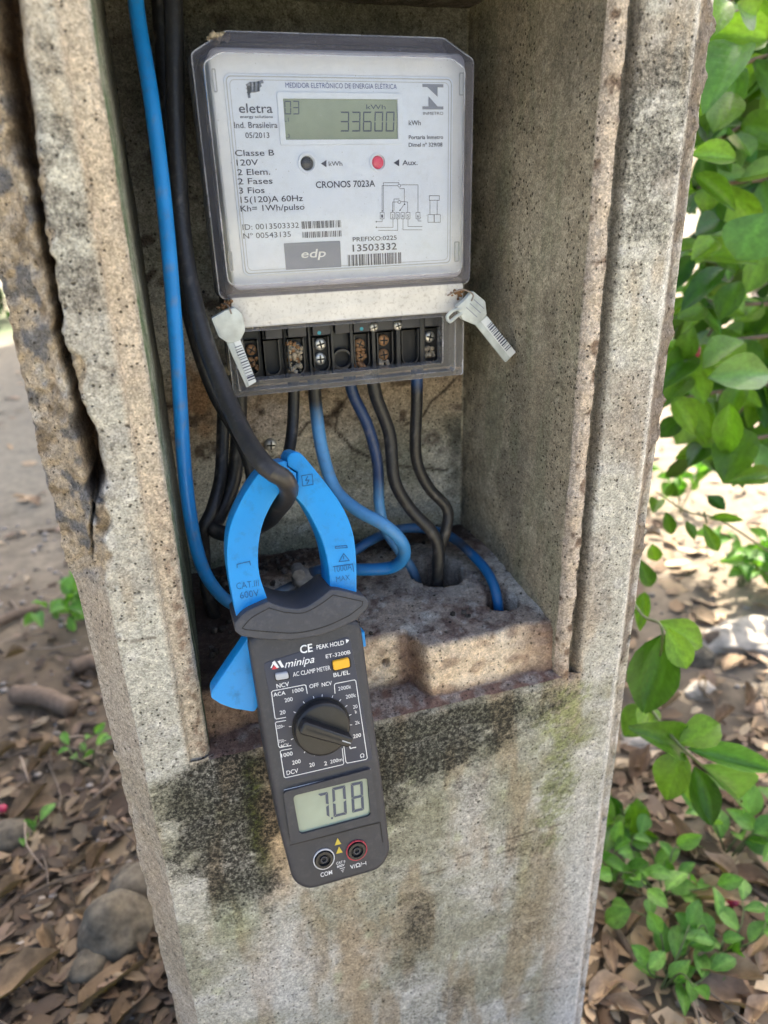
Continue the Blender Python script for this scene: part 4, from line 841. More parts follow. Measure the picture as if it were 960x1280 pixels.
stroke(T, FC, FC.pxs([cb(205, 262), cb(700, 142)], .0004), .0004, PH)
T.build('panel_lettering', 'ink_white', panel, smooth=False)
T = MB(); T.add(FC.w([(*q, PH) for q in FC.pxs([ca(357, 388), ca(376, 406), ca(345, 411)], PH)[::-1]]), [(0, 1, 2)]); T.build('brand_mark', 'red_print', panel, smooth=False)
for nm, L, mt in (('yellow_button', [ca(635, 372), ca(714, 354), ca(720, 396), ca(642, 415)], 'yellow'), ('grey_button', [ca(360, 432), ca(422, 422), ca(427, 452), ca(365, 462)], 'grey_button')):
    bz = part('button_well', 'slot', clamp, *ring(FC, roundpoly([tuple(np.array(FC.px(p, 0)) * 1.0 + (np.array(FC.px(p, 0)) - np.mean(FC.pxs(L, 0), axis=0)) * .16) for p in L], .0015), roundpoly(FC.pxs(L, 0), .0012), 0, .0010))
    part(nm, mt, clamp, *prism(FC, roundpoly(FC.pxs(L, .002), .0014), 0, .0030, .0008))
# rotary switch
part('switch_well', 'slot', clamp, *ring(FC, circ(kc, .0198, 48), circ(kc, .0184, 48), -.0005, .0014))
knob = part('rotary_knob', 'knob', clamp, *prism(FC, circ(kc, .0186, 48), 0, .0085, .0022, 3), sharp=40)
pa, pb = FC.px(ca(455, 640), .012), FC.px(ca(722, 724), .012); kk = FC.px(ca(580, 676), .012); dd = pb - pa; dd /= np.linalg.norm(dd); nn_ = np.array([-dd[1], dd[0]])
ctr = kc + (kk - kc) * 0
def bar(a, b, w): return [tuple(ctr + dd * a - nn_ * w), tuple(ctr + dd * b - nn_ * w * .8), tuple(ctr + dd * b + nn_ * w * .8), tuple(ctr + dd * a + nn_ * w)]
grip = part('knob_grip', 'knob', knob, *prism(FC, roundpoly(bar(-.0172, .0192, .0044), .002), .0075, .0165, .0015, 3), sharp=40)
part('grip_groove', 'slot', knob, *prism(FC, roundpoly(bar(-.0140, .0170, .0008), .0004), .0160, .01665, 0), sharp=40)
part('pointer_line', 'grey_button', knob, *prism(FC, roundpoly(bar(.0120, .0185, .0004), .0002), .0160, .01670, 0), sharp=40)
# display
bez = cpoly([cb(200, 275), cb(705, 140), cb(748, 440), cb(245, 572)], .002, .003, 4); win = cpoly([cb(256, 294), cb(682, 190), cb(701, 408), cb(296, 516)], .002, .003, 4)
part('display_bezel', 'charcoal', clamp, *ring(FC, bez, win, -.0005, .0026)); 
wl_ = cpoly([cb(256, 294), cb(682, 190), cb(701, 408), cb(296, 516)], .0006); gl = part('display', 'lcd', clamp, FC.w([(*p, .0006) for p in wl_[::-1]]), [(0, 1, 2, 3)], smooth=False)
T = MB(); HD = .0009
for ch, x0, y0, x1, y1 in (('7', 408, 434, 466, 284), ('0', 490, 420, 566, 250), ('8', 596, 394, 664, 225)):
    a = FC.px(cb(x0, y0), HD); b = FC.px(cb(x1, y0 - 18), HD); t_ = FC.px(cb(x0 + 2, y1), HD); seg7(T, FC, ch, a[0], a[1], b[0] - a[0], t_[1] - a[1], .0019, HD, .04)
c = FC.px(cb(480, 424), HD); quad(T, FC, c[0] - .0007, c[1] - .0007, c[0] + .0007, c[1] + .0007, HD)
T.build('display_digits', 'lcd_digit', gl, smooth=False)
ln = MB(); stroke(ln, FC, FC.pxs([cb(240, 578), cb(755, 448), cb(770, 560)], .0002), .0007, .0003); ln.build('moulded_groove', 'slot', cbody, smooth=False)
for (x, y), mt, nm in (((433, 655), 'ring_white', 'common_socket'), ((620, 605), 'ring_red', 'voltage_socket')):
    c = FC.px(cb(x, y), 0); so = part(nm, mt, clamp, *ring(FC, circ(c, .0076, 36), circ(c, .0069, 36), -.0004, .0010))
    part('socket_wall', 'knob', so, *ring(FC, circ(c, .0062, 32), circ(c, .0044, 32), -.0004, .0022)); part('socket_well', 'slot', so, FC.w([(*p, .0004) for p in circ(c, .0046)]), [tuple(range(28))], smooth=False)
    part('socket_pin', 'charcoal', so, *ring(FC, circ(c, .0026, 20), circ(c, .0016, 20), .0003, .0016))
T = MB()
for b_, x0, x1, yb, hh in (('COM', 401, 415.5, 1096.5, 5.4), ('V/Ω/⊣', 438, 458, 1086.5, 5), ('CAT II', 420.5, 431.5, 1081, 3.2), ('600V', 421.5, 431, 1085, 3.2)): put_text(T, FC, b_, x0, x1, yb, hh, .0004, .006, sl)
stroke(T, FC, FC.pxs([cb(525, 712), cb(553, 706)], .0004), .0004, .0005); stroke(T, FC, FC.pxs([cb(532, 722), cb(548, 718)], .0004), .0004, .0005); stroke(T, FC, FC.pxs([cb(538, 730), cb(544, 729)], .0004), .0004, .0005)
T.build('socket_lettering', 'ink_white', clamp, smooth=False)
T = MB()
for x, y in ((515, 560), (523, 608)): T.add(FC.w([(*q, .0005) for q in FC.pxs([cb(x - 20, y + 20), cb(x + 18, y + 11), cb(x - 3, y - 22)], .0005)]), [(0, 1, 2)])
T.build('warning_mark', 'yellow_print', clamp, smooth=False)

# ================================================================== CABLES
BLACK = np.array([.012, .012, .013]); GREYB = np.array([.034, .031, .030]); BLUE = np.array([.006, .22, .62]); PALE = np.array([.10, .32, .62]); NAVY = np.array([.03, .10, .30])
def cable(name, label, P, r, stops, group='cables in the niche', k=14):
    pts = [at(*p) if len(p) == 3 else np.array(p[1:]) for p in P]
    V, F, t = tube(pts, r, k); xs = [s[0] for s in stops]; C = np.stack([np.interp(t + .03 * (fbm(V, 60, 7, 3) - .5), xs, [s[1][i] for s in stops]) for i in range(3)], 1)
    C = mixc(C, (.25, .22, .19), sst(.66, .74, fbm(V, 200, 9, 3)) * .3)
    return tag(obj(name, V, F, 'pvc', col=C), label, 'cable', group)
W3 = lambda x, y, z: ('w', x, y, z)
cable('blue_cable', 'long bright blue cable running down the left jamb to the connector', [(163, -70, .13), (172, 20, .12), (190, 130, .10), (208, 280, .085), (222, 450, .070), (232, 600, .062), (247, 690, .068), (268, 735, .080), (297, 757, .093), (330, 750, .105), (366, 733, .117)], .0049, [(0, BLUE * .8), (.1, BLUE), (.8, BLUE), (.93, PALE * .6), (1, GREYB)])  # blue starts darker: shade of the niche top put into the colour
cable('black_cable', 'thick black cable bending through the blue clamp jaws', [(214, -70, .14), (218, 60, .13), (221, 180, .12), (229, 300, .105), (248, 400, .08), (276, 480, .055), (306, 545, .022), (333, 584, -.012), (352, 596, -.018), (361, 609, -.008), (358, 622, .014), (346, 638, .040), (333, 652, .06), (300, 668, .082), (268, 662, .098), (276, 640, .115), (292, 600, .128), (298, 540, .132), (300, 478, .132)], .0061, [(0, BLACK * 1.4), (.35, BLACK * 1.6), (.6, GREYB), (.8, BLACK * 1.2), (1, BLACK)])
cable('black_cable', 'second black cable running down behind the thick black cable', [(196, -70, .165), (203, 60, .16), (212, 200, .145), (224, 330, .13), (244, 420, .118), (268, 490, .112), (302, 552, .100), (316, 600, .095), (306, 660, .098), (302, 720, .105), W3(.05, .11, .52)], .0054, [(0, BLACK), (1, BLACK * 1.5)])
cable('black_cable', 'short black cable looping from the meter towards the left jamb', [(281, 470, .135), (279, 520, .135), (278, 560, .13), (275, 600, .12), (264, 640, .105), (254, 662, .100), W3(.006, .105, .60), W3(.004, .108, .56), W3(.012, .11, .52)], .0050, [(0, BLACK), (1, BLACK * 1.4)])
cable('black_cable', 'short black cable dropping behind the tip of the blue jaws', [(367, 466, .130), (367, 500, .130), (365, 540, .124), (358, 574, .108), (338, 606, .095), (314, 645, .095), (303, 700, .10), W3(.06, .12, .52)], .0047, [(0, BLACK * 1.2), (1, BLACK * 1.5)])
cable('blue_cable', 'pale blue cable curling from the meter back to the connector', [(392, 462, .128), (394, 500, .128), (402, 560, .122), (418, 610, .107), (446, 637, .088), (480, 656, .073), (501, 676, .072), (505, 695, .080), (490, 709, .090), (455, 712, .096), (415, 711, .106), (390, 716, .118)], .0053, [(0, BLACK), (.10, BLACK * 1.5), (.17, PALE), (.5, PALE), (.75, BLUE * .8), (.92, BLUE * .6), (1, GREYB)])
cable('blue_cable', 'pale blue cable with a black top entering the large hole', [(436, 462, .13), (441, 492, .13), (460, 533, .128), (472, 580, .128), (474, 630, .128), (482, 662, .125), (499, 688, .122), W3(.186, .117, .540), W3(.193, .112, .505), W3(.195, .11, .48)], .0048, [(0, NAVY * .35), (.36, NAVY * .45 + .02), (.44, PALE), (.68, PALE * .8), (.8, GREYB), (1, BLACK)])
cable('black_cable', 'dusty black cable with two bends entering the large hole', [(465, 462, .122), (470, 495, .122), (487, 543, .122), (493, 600, .116), (513, 636, .112), (540, 665, .105), (548, 688, .102), W3(.2025, .100, .545), W3(.200, .102, .505), W3(.2, .104, .48)], .0054, [(0, BLACK * 1.5), (.5, GREYB * .9), (1, BLACK)])
cable('black_cable', 'black cable under the meter right end entering the large hole', [(521, 458, .122), (521, 500, .122), (520, 570, .122), (535, 608, .12), (559, 636, .116), (557, 664, .112), (547, 697, .112), W3(.206, .110, .535), W3(.204, .111, .505), W3(.204, .112, .48)], .0050, [(0, NAVY * .8), (.05, NAVY * .5), (.07, BLACK), (.6, GREYB * .8), (1, BLACK)])
cable('blue_cable', 'thin deep blue cable arching over the floor into the small hole', [(392, 722, .125), (415, 706, .13), (440, 691, .135), (463, 676, .142), (490, 664, .150), (520, 660, .150), (560, 669, .130), (594, 697, .097), (613, 722, .072), W3(.2405, .0570, .535), W3(.2425, .0545, .505), W3(.2425, .0545, .485)], .0044, [(0, BLUE * .35), (.3, BLUE * .45 + .03), (.5, BLUE * .45 + .02), (.58, BLACK * 1.5), (.66, BLUE * .5), (.85, BLUE * .45), (1, BLACK)])
# split bolt that joins the blue cables
cc = at(380, 724, .118); FS = Frame(cc, (.92, -.1, .38), (-.38, .0, .92), (-.1, -.99, 0.05))
con = thing('cable_connector', 'oxidised grey bolt connector joining the blue cables on the niche floor', 'connector', cc - np.array([0, 0, .012]))
m2 = MB(); m2.add(*lumps(cc, .0105, 5, 3, (1.0, .9, 1.05), .45, 2.2)); m2.build('connector_body', 'connector', con, sharp=None)
part('hexagon_nut', 'connector', con, *prism(FS, circ((.004, -.010), .0072, 6, .3), -.006, .008, .0012), sharp=30); part('bolt_end', 'connector', con, *prism(FS, circ((-.001, .010), .0056, 12), -.006, .009, .0012), sharp=30)
# loose screw in the niche wall
FB = Frame((0, BACK, 0), (1, 0, 0), (0, 0, 1), (0, -1, 0)); sc_ = thing('wall_screw', 'whitish cross-head screw in the wall below the meter', 'screw', at(338.5, 556, BACK))
screw(sc_, 0, 0, .0056, 'steel', .0005, FB, 'screw_head', FB.px((338.5, 556), .001), .003)

# ================================================================== PLANTS
def leaf_mesh(name, seed, mat, shape='obovate', curl=.18, fold=.25, nl=8, nw=4, wave=.03):
    r = random.Random(seed); V = []; C = []; F = []
    for i in range(nl + 1):
        t = i / nl
        w = {'obovate': math.sin(math.pi * min(1, t ** 1.15 * .97 + .03)) ** .72 * (.75 + .5 * t), 'ovate': math.sin(math.pi * (t ** .85) * .985 + .01) ** .8, 'lance': math.sin(math.pi * (t ** .8) * .99 + .01) ** 1.1}[shape]
        for j in range(nw + 1):
            s = (j / nw - .5) * 2; x = s * w * .5 * (1 + r.uniform(-wave, wave)); z = fold * abs(x) - curl * t * t + wave * math.sin(7 * t + 3 * s + seed) * .6 * abs(s)
            V.append((x, t, z)); k = 1.0 + (.55 if abs(s) < .01 else 0) * (1 - t * .6) + r.uniform(-.08, .08); C.append((k, k, k * (.9 if abs(s) < .01 else 1)))
    for i in range(nl):
        for j in range(nw): a = i * (nw + 1) + j; F.append((a, a + 1, a + nw + 2, a + nw + 1))
    return make_mesh(name, np.array(V) / S, F, mat, sharp=None, col=C)
LEAVES = {m: [leaf_mesh('leaf', 10 * i + k, m, sh, c, f) for k, (sh, c, f) in enumerate((('obovate', .14, .32), ('ovate', .32, .45), ('obovate', .42, .25), ('ovate', -.12, .5)))] for i, m in enumerate(('leaf', 'leaf_young', 'leaf_pale', 'leaf_low'))}
DRY = [leaf_mesh('dry_leaf', 70 + k, 'dry', sh, c, f, wave=.10) for k, (sh, c, f) in enumerate((('ovate', .25, .5), ('lance', -.3, .6), ('obovate', .4, -.4), ('ovate', -.2, .8)))]
DRYD = [leaf_mesh('dry_leaf', 80 + k, 'dry_shaded', sh, c, f, wave=.10) for k, (sh, c, f) in enumerate((('ovate', .25, .5), ('lance', -.3, .6), ('obovate', .4, -.4), ('ovate', -.2, .8)))]
def place_leaf(me, parent, base, tip, width, normal, name='leaf'):
    base, tip, normal = (np.array(a, float) for a in (base, tip, normal)); y = tip - base; L = np.linalg.norm(y); y /= L
    z = normal - y * (normal @ y); z /= np.linalg.norm(z); x = np.cross(y, z)
    o = bpy.data.objects.new(name, me); COL.objects.link(o); o0 = origin_of(parent) if parent is not None else np.zeros(3)
    m = np.eye(4); m[:3, 0] = x * width * S; m[:3, 1] = y * L * S; m[:3, 2] = z * L * S; m[:3, 3] = (base - o0) * S
    if parent is not None: o.parent = parent
    o.matrix_basis = Matrix(m.tolist()); return o
rv = lambda k=1.0: RNG.normal(size=3) * k
shrub = thing('shrub', 'leafy green shrub hanging over the post at the right edge', 'shrub', (1.45, .75, GZ))
part('trunk', 'bark', shrub, *tube([(1.45, .75, GZ - .03), (1.42, .74, .3), (1.46, .72, .7), (1.40, .70, 1.1), (1.42, .72, 1.45)], [.032, .028, .024, .018, .01], 10, .03, .1)[:2], sharp=None)
hand = [((912, 2), (886, 24), 26, .40, 0), ((902, 60), (881, 84), 24, .44, 1), ((905, 140), (874, 172), 26, .44, 0), ((900, 275), (866, 300), 26, .42, 0), ((895, 300), (862, 330), 24, .44, 1), ((880, 385), (845, 402), 26, .42, 0), ((862, 470), (832, 500), 24, .42, 0), ((855, 520), (826, 545), 22, .44, 0), ((880, 560), (858, 590), 24, .42, 0), ((945, 20), (915, 5), 30, .40, 0), ((890, 150), (884, 190), 24, .46, 0),  # base, tip, width px, depth, kind
 ((958, 50), (890, 31), 30, .42, 1), ((925, 56), (884, 113), 42, .40, 2), ((917, 117), (895, 156), 33, .42, 0), ((918, 199), (871, 189), 22, .38, 1), ((868, 218), (924, 257), 20, .40, 0), ((884, 232), (886, 263), 26, .44, 0), ((958, 268), (922, 322), 52, .36, 2), ((906, 336), (866, 360), 22, .42, 0), ((926, 352), (902, 384), 26, .42, 0),
 ((930, 428), (884, 452), 34, .40, 0), ((962, 468), (898, 468), 36, .34, 2), ((842, 496), (870, 540), 26, .40, 0), ((884, 512), (880, 552), 24, .42, 0), ((912, 504), (908, 574), 30, .36, 1), ((930, 535), (905, 608), 42, .38, 0), ((962, 594), (919, 598), 20, .36, 0), ((866, 408), (852, 452), 24, .40, 0), ((866, 442), (824, 478), 30, .42, 0), ((930, 480), (900, 530), 24, .44, 0),
 ((885, 620), (905, 635), 14, .40, 0), ((886, 648), (928, 652), 10, .40, 0), ((880, 655), (898, 690), 14, .40, 0), ((858, 652), (868, 672), 10, .42, 0), ((838, 620), (842, 600), 14, .42, 0), ((822, 625), (815, 646), 16, .42, 0), ((832, 640), (842, 672), 14, .40, 0), ((815, 680), (822, 705), 16, .42, 0), ((800, 700), (815, 735), 18, .40, 0), ((806, 740), (800, 790), 16, .30, 0), ((795, 700), (802, 680), 14, .34, 0),
 ((830, 792), (806, 886), 52, .13, 0), ((824, 778), (887, 803), 30, .17, 0), ((834, 786), (860, 836), 28, .12, 1), ((812, 884), (779, 919), 34, .20, 0), ((815, 884), (800, 918), 24, .17, 0), ((850, 929), (901, 904), 33, .11, 0), ((854, 936), (816, 912), 36, .12, 0), ((856, 941), (826, 1000), 38, .10, 0), ((858, 936), (957, 964), 26, .11, 2), ((878, 956), (961, 1014), 38, .10, 2), ((868, 958), (886, 1028), 30, .12, 0), ((872, 965), (866, 1005), 26, .14, 1)]
nleaf = 0
for b, t, w, Y, k in hand:
    k = ('leaf', 'leaf_young', 'leaf_pale')[k]; B3, T3 = at(*b, Y + .01), at(*t, Y - .01 + RNG.uniform(-.02, .02)); d = np.linalg.norm(B3 - CAM)
    place_leaf(random.choice(LEAVES[k]), shrub, B3, T3, w * d / 887 * 1.08, CAM - B3 + np.array([0, 0, .35]) + rv(.12)); nleaf += 1
twigs = [[(1120, -40, .62), (960, 5, .52), (900, 20, .46)], [(1120, 40, .62), (960, 70, .54), (885, 100, .46)], [(1120, 120, .6), (950, 150, .55), (880, 190, .46)], [(1120, 210, .6), (950, 225, .55), (872, 235, .46)], [(1120, 290, .6), (940, 300, .56), (868, 320, .47)], [(1120, 370, .62), (940, 380, .56), (858, 372, .47)],
         [(1120, 400, .6), (920, 425, .52), (850, 440, .45)], [(1120, 460, .6), (930, 485, .52), (840, 500, .44)], [(1120, 520, .58), (960, 545, .5), (905, 560, .42)], [(1060, -60, .9), (960, 60, .8), (900, 150, .72)], [(1060, 150, .9), (950, 260, .8), (890, 340, .72)], [(1080, 300, .9), (960, 400, .8), (890, 470, .74)], [(1010, -60, .8), (930, -10, .7), (890, 10, .6)], [(1060, 230, .7), (950, 330, .62), (885, 420, .55)], [(1060, 60, .75), (960, 130, .66), (895, 240, .56)], [(1060, 400, .8), (960, 480, .7), (900, 540, .6)]]
for ti, tw in enumerate(twigs):
    P = [at(*p) for p in tw]; root = np.array([1.41, .71, min(1.4, max(.5, P[0][2] + .02))])
    part('branch', 'twig', shrub, *tube([root] + P, [.008, .006, .004, .002], 7, .02)[:2], sharp=None)
    Q = spline(P, .010); L = len(Q); i = 2; side = 1
    while i < L and nleaf < 296:
        p = Q[i]; dirv = Q[min(i + 1, L - 1)] - Q[i - 1]; dirv /= np.linalg.norm(dirv); d = dirv * .5 + np.array([0, 0, -.45]) + side * np.cross(dirv, [0, 0, 1]) * .6 + rv(.35); d /= np.linalg.norm(d)
        ln_ = RNG.uniform(.058, .105) * (1.0 if i < L * .8 else .85); k = 'leaf' if RNG.random() < .66 else ('leaf_pale' if RNG.random() < .6 else 'leaf_young')
        place_leaf(random.choice(LEAVES[k]), shrub, p, p + d * ln_, ln_ * RNG.uniform(.42, .60), np.array([-.35, -.55, .75]) + rv(.38)); nleaf += 1; side = -side; i += int(RNG.integers(2, 4))
for tw in ([(962, 690, .5), (900, 650, .41), (860, 640, .41), (820, 615, .43)], [(880, 640, .41), (884, 655, .40)], [(760, 700, .42), (800, 765, .22), (828, 790, .13), (812, 884, .17)], [(812, 884, .18), (835, 915, .13), (856, 938, .11), (880, 960, .11), (905, 985, .12)]):
    part('branch', 'green_stem', shrub, *tube([at(*p) for p in tw], [.0022, .0018, .0012], 6, .01)[:2], sharp=None)
def foliage_mass():
    r = np.random.default_rng(77); V = []; F = []; C = []
    for k in range(900):
        px_, py_ = r.uniform(862, 1180), r.uniform(-120, 575); Y_ = r.uniform(.60, 1.15); p = at(px_, py_, Y_)
        if px_ < 862 + max(0, 60 - py_ * .2): continue
        a = np.array([-.3, -.2, -.5]) + r.normal(size=3) * .7; a /= np.linalg.norm(a); z = np.array([-.3, -.5, .8]) + r.normal(size=3) * .5; z -= a * (z @ a); z /= np.linalg.norm(z); b = np.cross(a, z); L = r.uniform(.055, .10); w = L * r.uniform(.20, .28); s0 = len(V); kcol = np.array([.045, .12, .015]) * r.uniform(.35, 1.5) * [r.uniform(.8, 1.5), 1, 1]  # rear leaves coloured darker to stand for shade between leaves
        ts = (0, .18, .42, .68, .88, 1); ws = (.02, .6, .95, 1, .6, .02)
        for t, ww in zip(ts, ws): q = p + a * L * t - z * L * .15 * t * t; V += [q - b * w * ww + z * w * .25 * ww, q, q + b * w * ww + z * w * .25 * ww]; C += [kcol, kcol * 1.3, kcol]
        for i in range(5):
            for j in range(2): q = s0 + i * 3 + j; F.append((q, q + 1, q + 4, q + 3))
    o = obj('foliage', V, F, 'crown', shrub, col=C, sharp=None); o['kind'] = 'stuff'
M['crown'] = leaf_mat('crown_leaves', (1, 1, 1), (1, 1, 1), .4); foliage_mass()
fl = at(868, 440, .44); part('red_bud', 'berry', shrub, *lumps(fl, .011, 3, 2, (.8, .8, 1.1), .2), sharp=None)

def small_plant(name, label, base, n_stems, h, spread, lsize, seed, mat='leaf_low', group=None, lean=(0, 0)):
    r = np.random.default_rng(seed); root = thing(name, label, 'plant', base, group); base = np.array(base)
    for s in range(n_stems):
        a = r.uniform(0, 6.28); rad = spread * r.uniform(.3, 1); e = base + [math.cos(a) * rad + lean[0], math.sin(a) * rad + lean[1], h * r.uniform(.45, 1)]; m_ = (base + e) / 2 + [0, 0, h * .25] + r.normal(size=3) * .01
        P = [base + r.normal(size=3) * [.008, .008, 0], m_, e]; part('stem', 'green_stem', root, *tube(P, [.0018, .0014, .0008], 5, .012)[:2], sharp=None); Q = spline(P, .012); sd = 1
        for i in range(len(Q) // 3, len(Q), 2):
            d = (Q[i] - Q[i - 1]); d /= np.linalg.norm(d); dd_ = d * .5 + sd * np.cross(d, [0, 0, 1]) + r.normal(size=3) * .35; dd_ /= np.linalg.norm(dd_); L = lsize * r.uniform(.7, 1.25)
            place_leaf(LEAVES[mat][int(r.integers(4))], root, Q[i], Q[i] + dd_ * L, L * r.uniform(.5, .7), np.array([-.2, -.35, 1]) + r.normal(size=3) * .35); sd = -sd
        place_leaf(LEAVES[mat][int(r.integers(4))], root, Q[-1], Q[-1] + d * lsize, lsize * .6, np.array([-.2, -.35, 1]) + r.normal(size=3) * .3)
def g(px, py, dz=0):
    p = atz(px, py, GZ); 
    for _ in range(3): p = atz(px, py, gh(p[0], p[1]) + dz)
    return p
small_plant('ground_plant', 'low leafy green plant growing closest to the post lower right edge', g(768, 1110), 5, .10, .09, .034, 1, lean=(.03, 0))
small_plant('ground_plant', 'bushy low green plant in the middle of the right bottom ground', g(825, 1125), 6, .08, .11, .034, 2)
small_plant('ground_plant', 'low green plant nearest the bottom edge right of the post', g(835, 1235), 6, .08, .10, .034, 3)
small_plant('ground_plant', 'low green plant at the far right bottom beside a red berry', g(895, 1195), 4, .07, .08, .034, 4)
small_plant('ground_plant', 'broad-leaved young plant under the hanging twig at right', g(910, 1070), 4, .10, .08, .055, 5)
small_plant('ground_plant', 'small dark green plant tucked behind the post right edge', g(776, 1065), 4, .10, .05, .046, 6, 'leaf')
small_plant('ground_plant', 'pale green seedling patch farther back on the right ground', g(925, 730), 8, .18, .16, .060, 7)
small_plant('ground_plant', 'thin pale seedling behind the right edge of the post', g(850, 640), 5, .22, .16, .05, 8)
small_plant('weed_tuft', 'bright green weed tuft on the bare ground left of the post', g(88, 788), 6, .13, .08, .042, 9)
small_plant('weed_tuft', 'few small green leaves sprouting beside the post left edge', g(112, 955), 3, .05, .06, .026, 10)
small_plant('weed_tuft', 'tiny green sprout among the dry leaves lower left of post', g(42, 1050), 2, .03, .03, .03, 11)

# far bushes and the tree whose crown shades the yard on the left
def leaf_cloud(c, R, n, size, seed, col):
    r = np.random.default_rng(seed); mb = MB(); d = r.normal(size=(n, 3)); d /= np.linalg.norm(d, axis=1)[:, None]; q = d * (r.random(n) ** .45)[:, None]; lum = fbm(q + seed, 2.2, seed, 3); q = q[lum > .40]; V = []; F = []; C = []
    for k, p in enumerate(q):
        p = np.array(c) + p * R; a = r.normal(size=3); a /= np.linalg.norm(a); b = np.cross(a, r.normal(size=3)); b /= np.linalg.norm(b); L = size * r.uniform(.6, 1.3); w = L * .28; s = len(V)
        V += [p, p + a * L * .5 + b * w, p + a * L, p + a * L * .5 - b * w]; F.append((s, s + 1, s + 2, s + 3)); C += [np.array(col) * r.uniform(.6, 1.5)] * 4
    return V, F, C
def bush(name, label, cat, base, R, n, size, seed, col, trunk=.05, hh=None, group=None):
    base = np.array(base, float); root = thing(name, label, cat, base, group); ch = hh if hh else R[2]
    part('trunk', 'bark', root, *tube([base - [0, 0, .1], base + [.05, 0, ch * .5], base + [0, .05, ch]], [trunk, trunk * .8, trunk * .4], 9, .1, .08)[:2], sharp=None)
    for k in range(5):
        a = k * 1.26 + seed; e = base + [math.cos(a) * R[0] * .6, math.sin(a) * R[1] * .6, ch + R[2] * .2]; part('limb', 'bark', root, *tube([base + [0, 0, ch * .55], (base + e) / 2 + [0, 0, ch * .4], e], [trunk * .6, trunk * .4, trunk * .15], 7, .1)[:2], sharp=None)
    V, F, C = leaf_cloud(base + [0, 0, ch], R, n, size, seed, col); obj('crown', V, F, 'crown', root, col=C, sharp=None)
bush('background_bush', 'dark green bush at the far left edge beyond the yard', 'bush', (-1.75, 7.2, GZ), (.9, .7, .8), 2600, .13, 1, (.03, .075, .02), .04, group='bushes beyond the yard')
bush('background_bush', 'light green bush glimpsed at the left edge behind the yard', 'bush', (-2.9, 9.4, GZ), (1.6, 1.0, 1.5), 2600, .18, 2, (.06, .12, .03), .05, group='bushes beyond the yard')
bush('background_bush', 'far green bush glimpsed through the shrub at right', 'bush', (7.6, 6.2, GZ), (1.8, 1.2, 1.7), 2600, .2, 3, (.07, .14, .035), .05, group='bushes beyond the yard')
bush('shade_tree', 'tall broad-crowned tree behind the post shading the left yard', 'tree', (1.75, 5.3, GZ), (1.35, 3.9, .75), 9000, .30, 4, (.04, .09, .025), .14, hh=3.5)

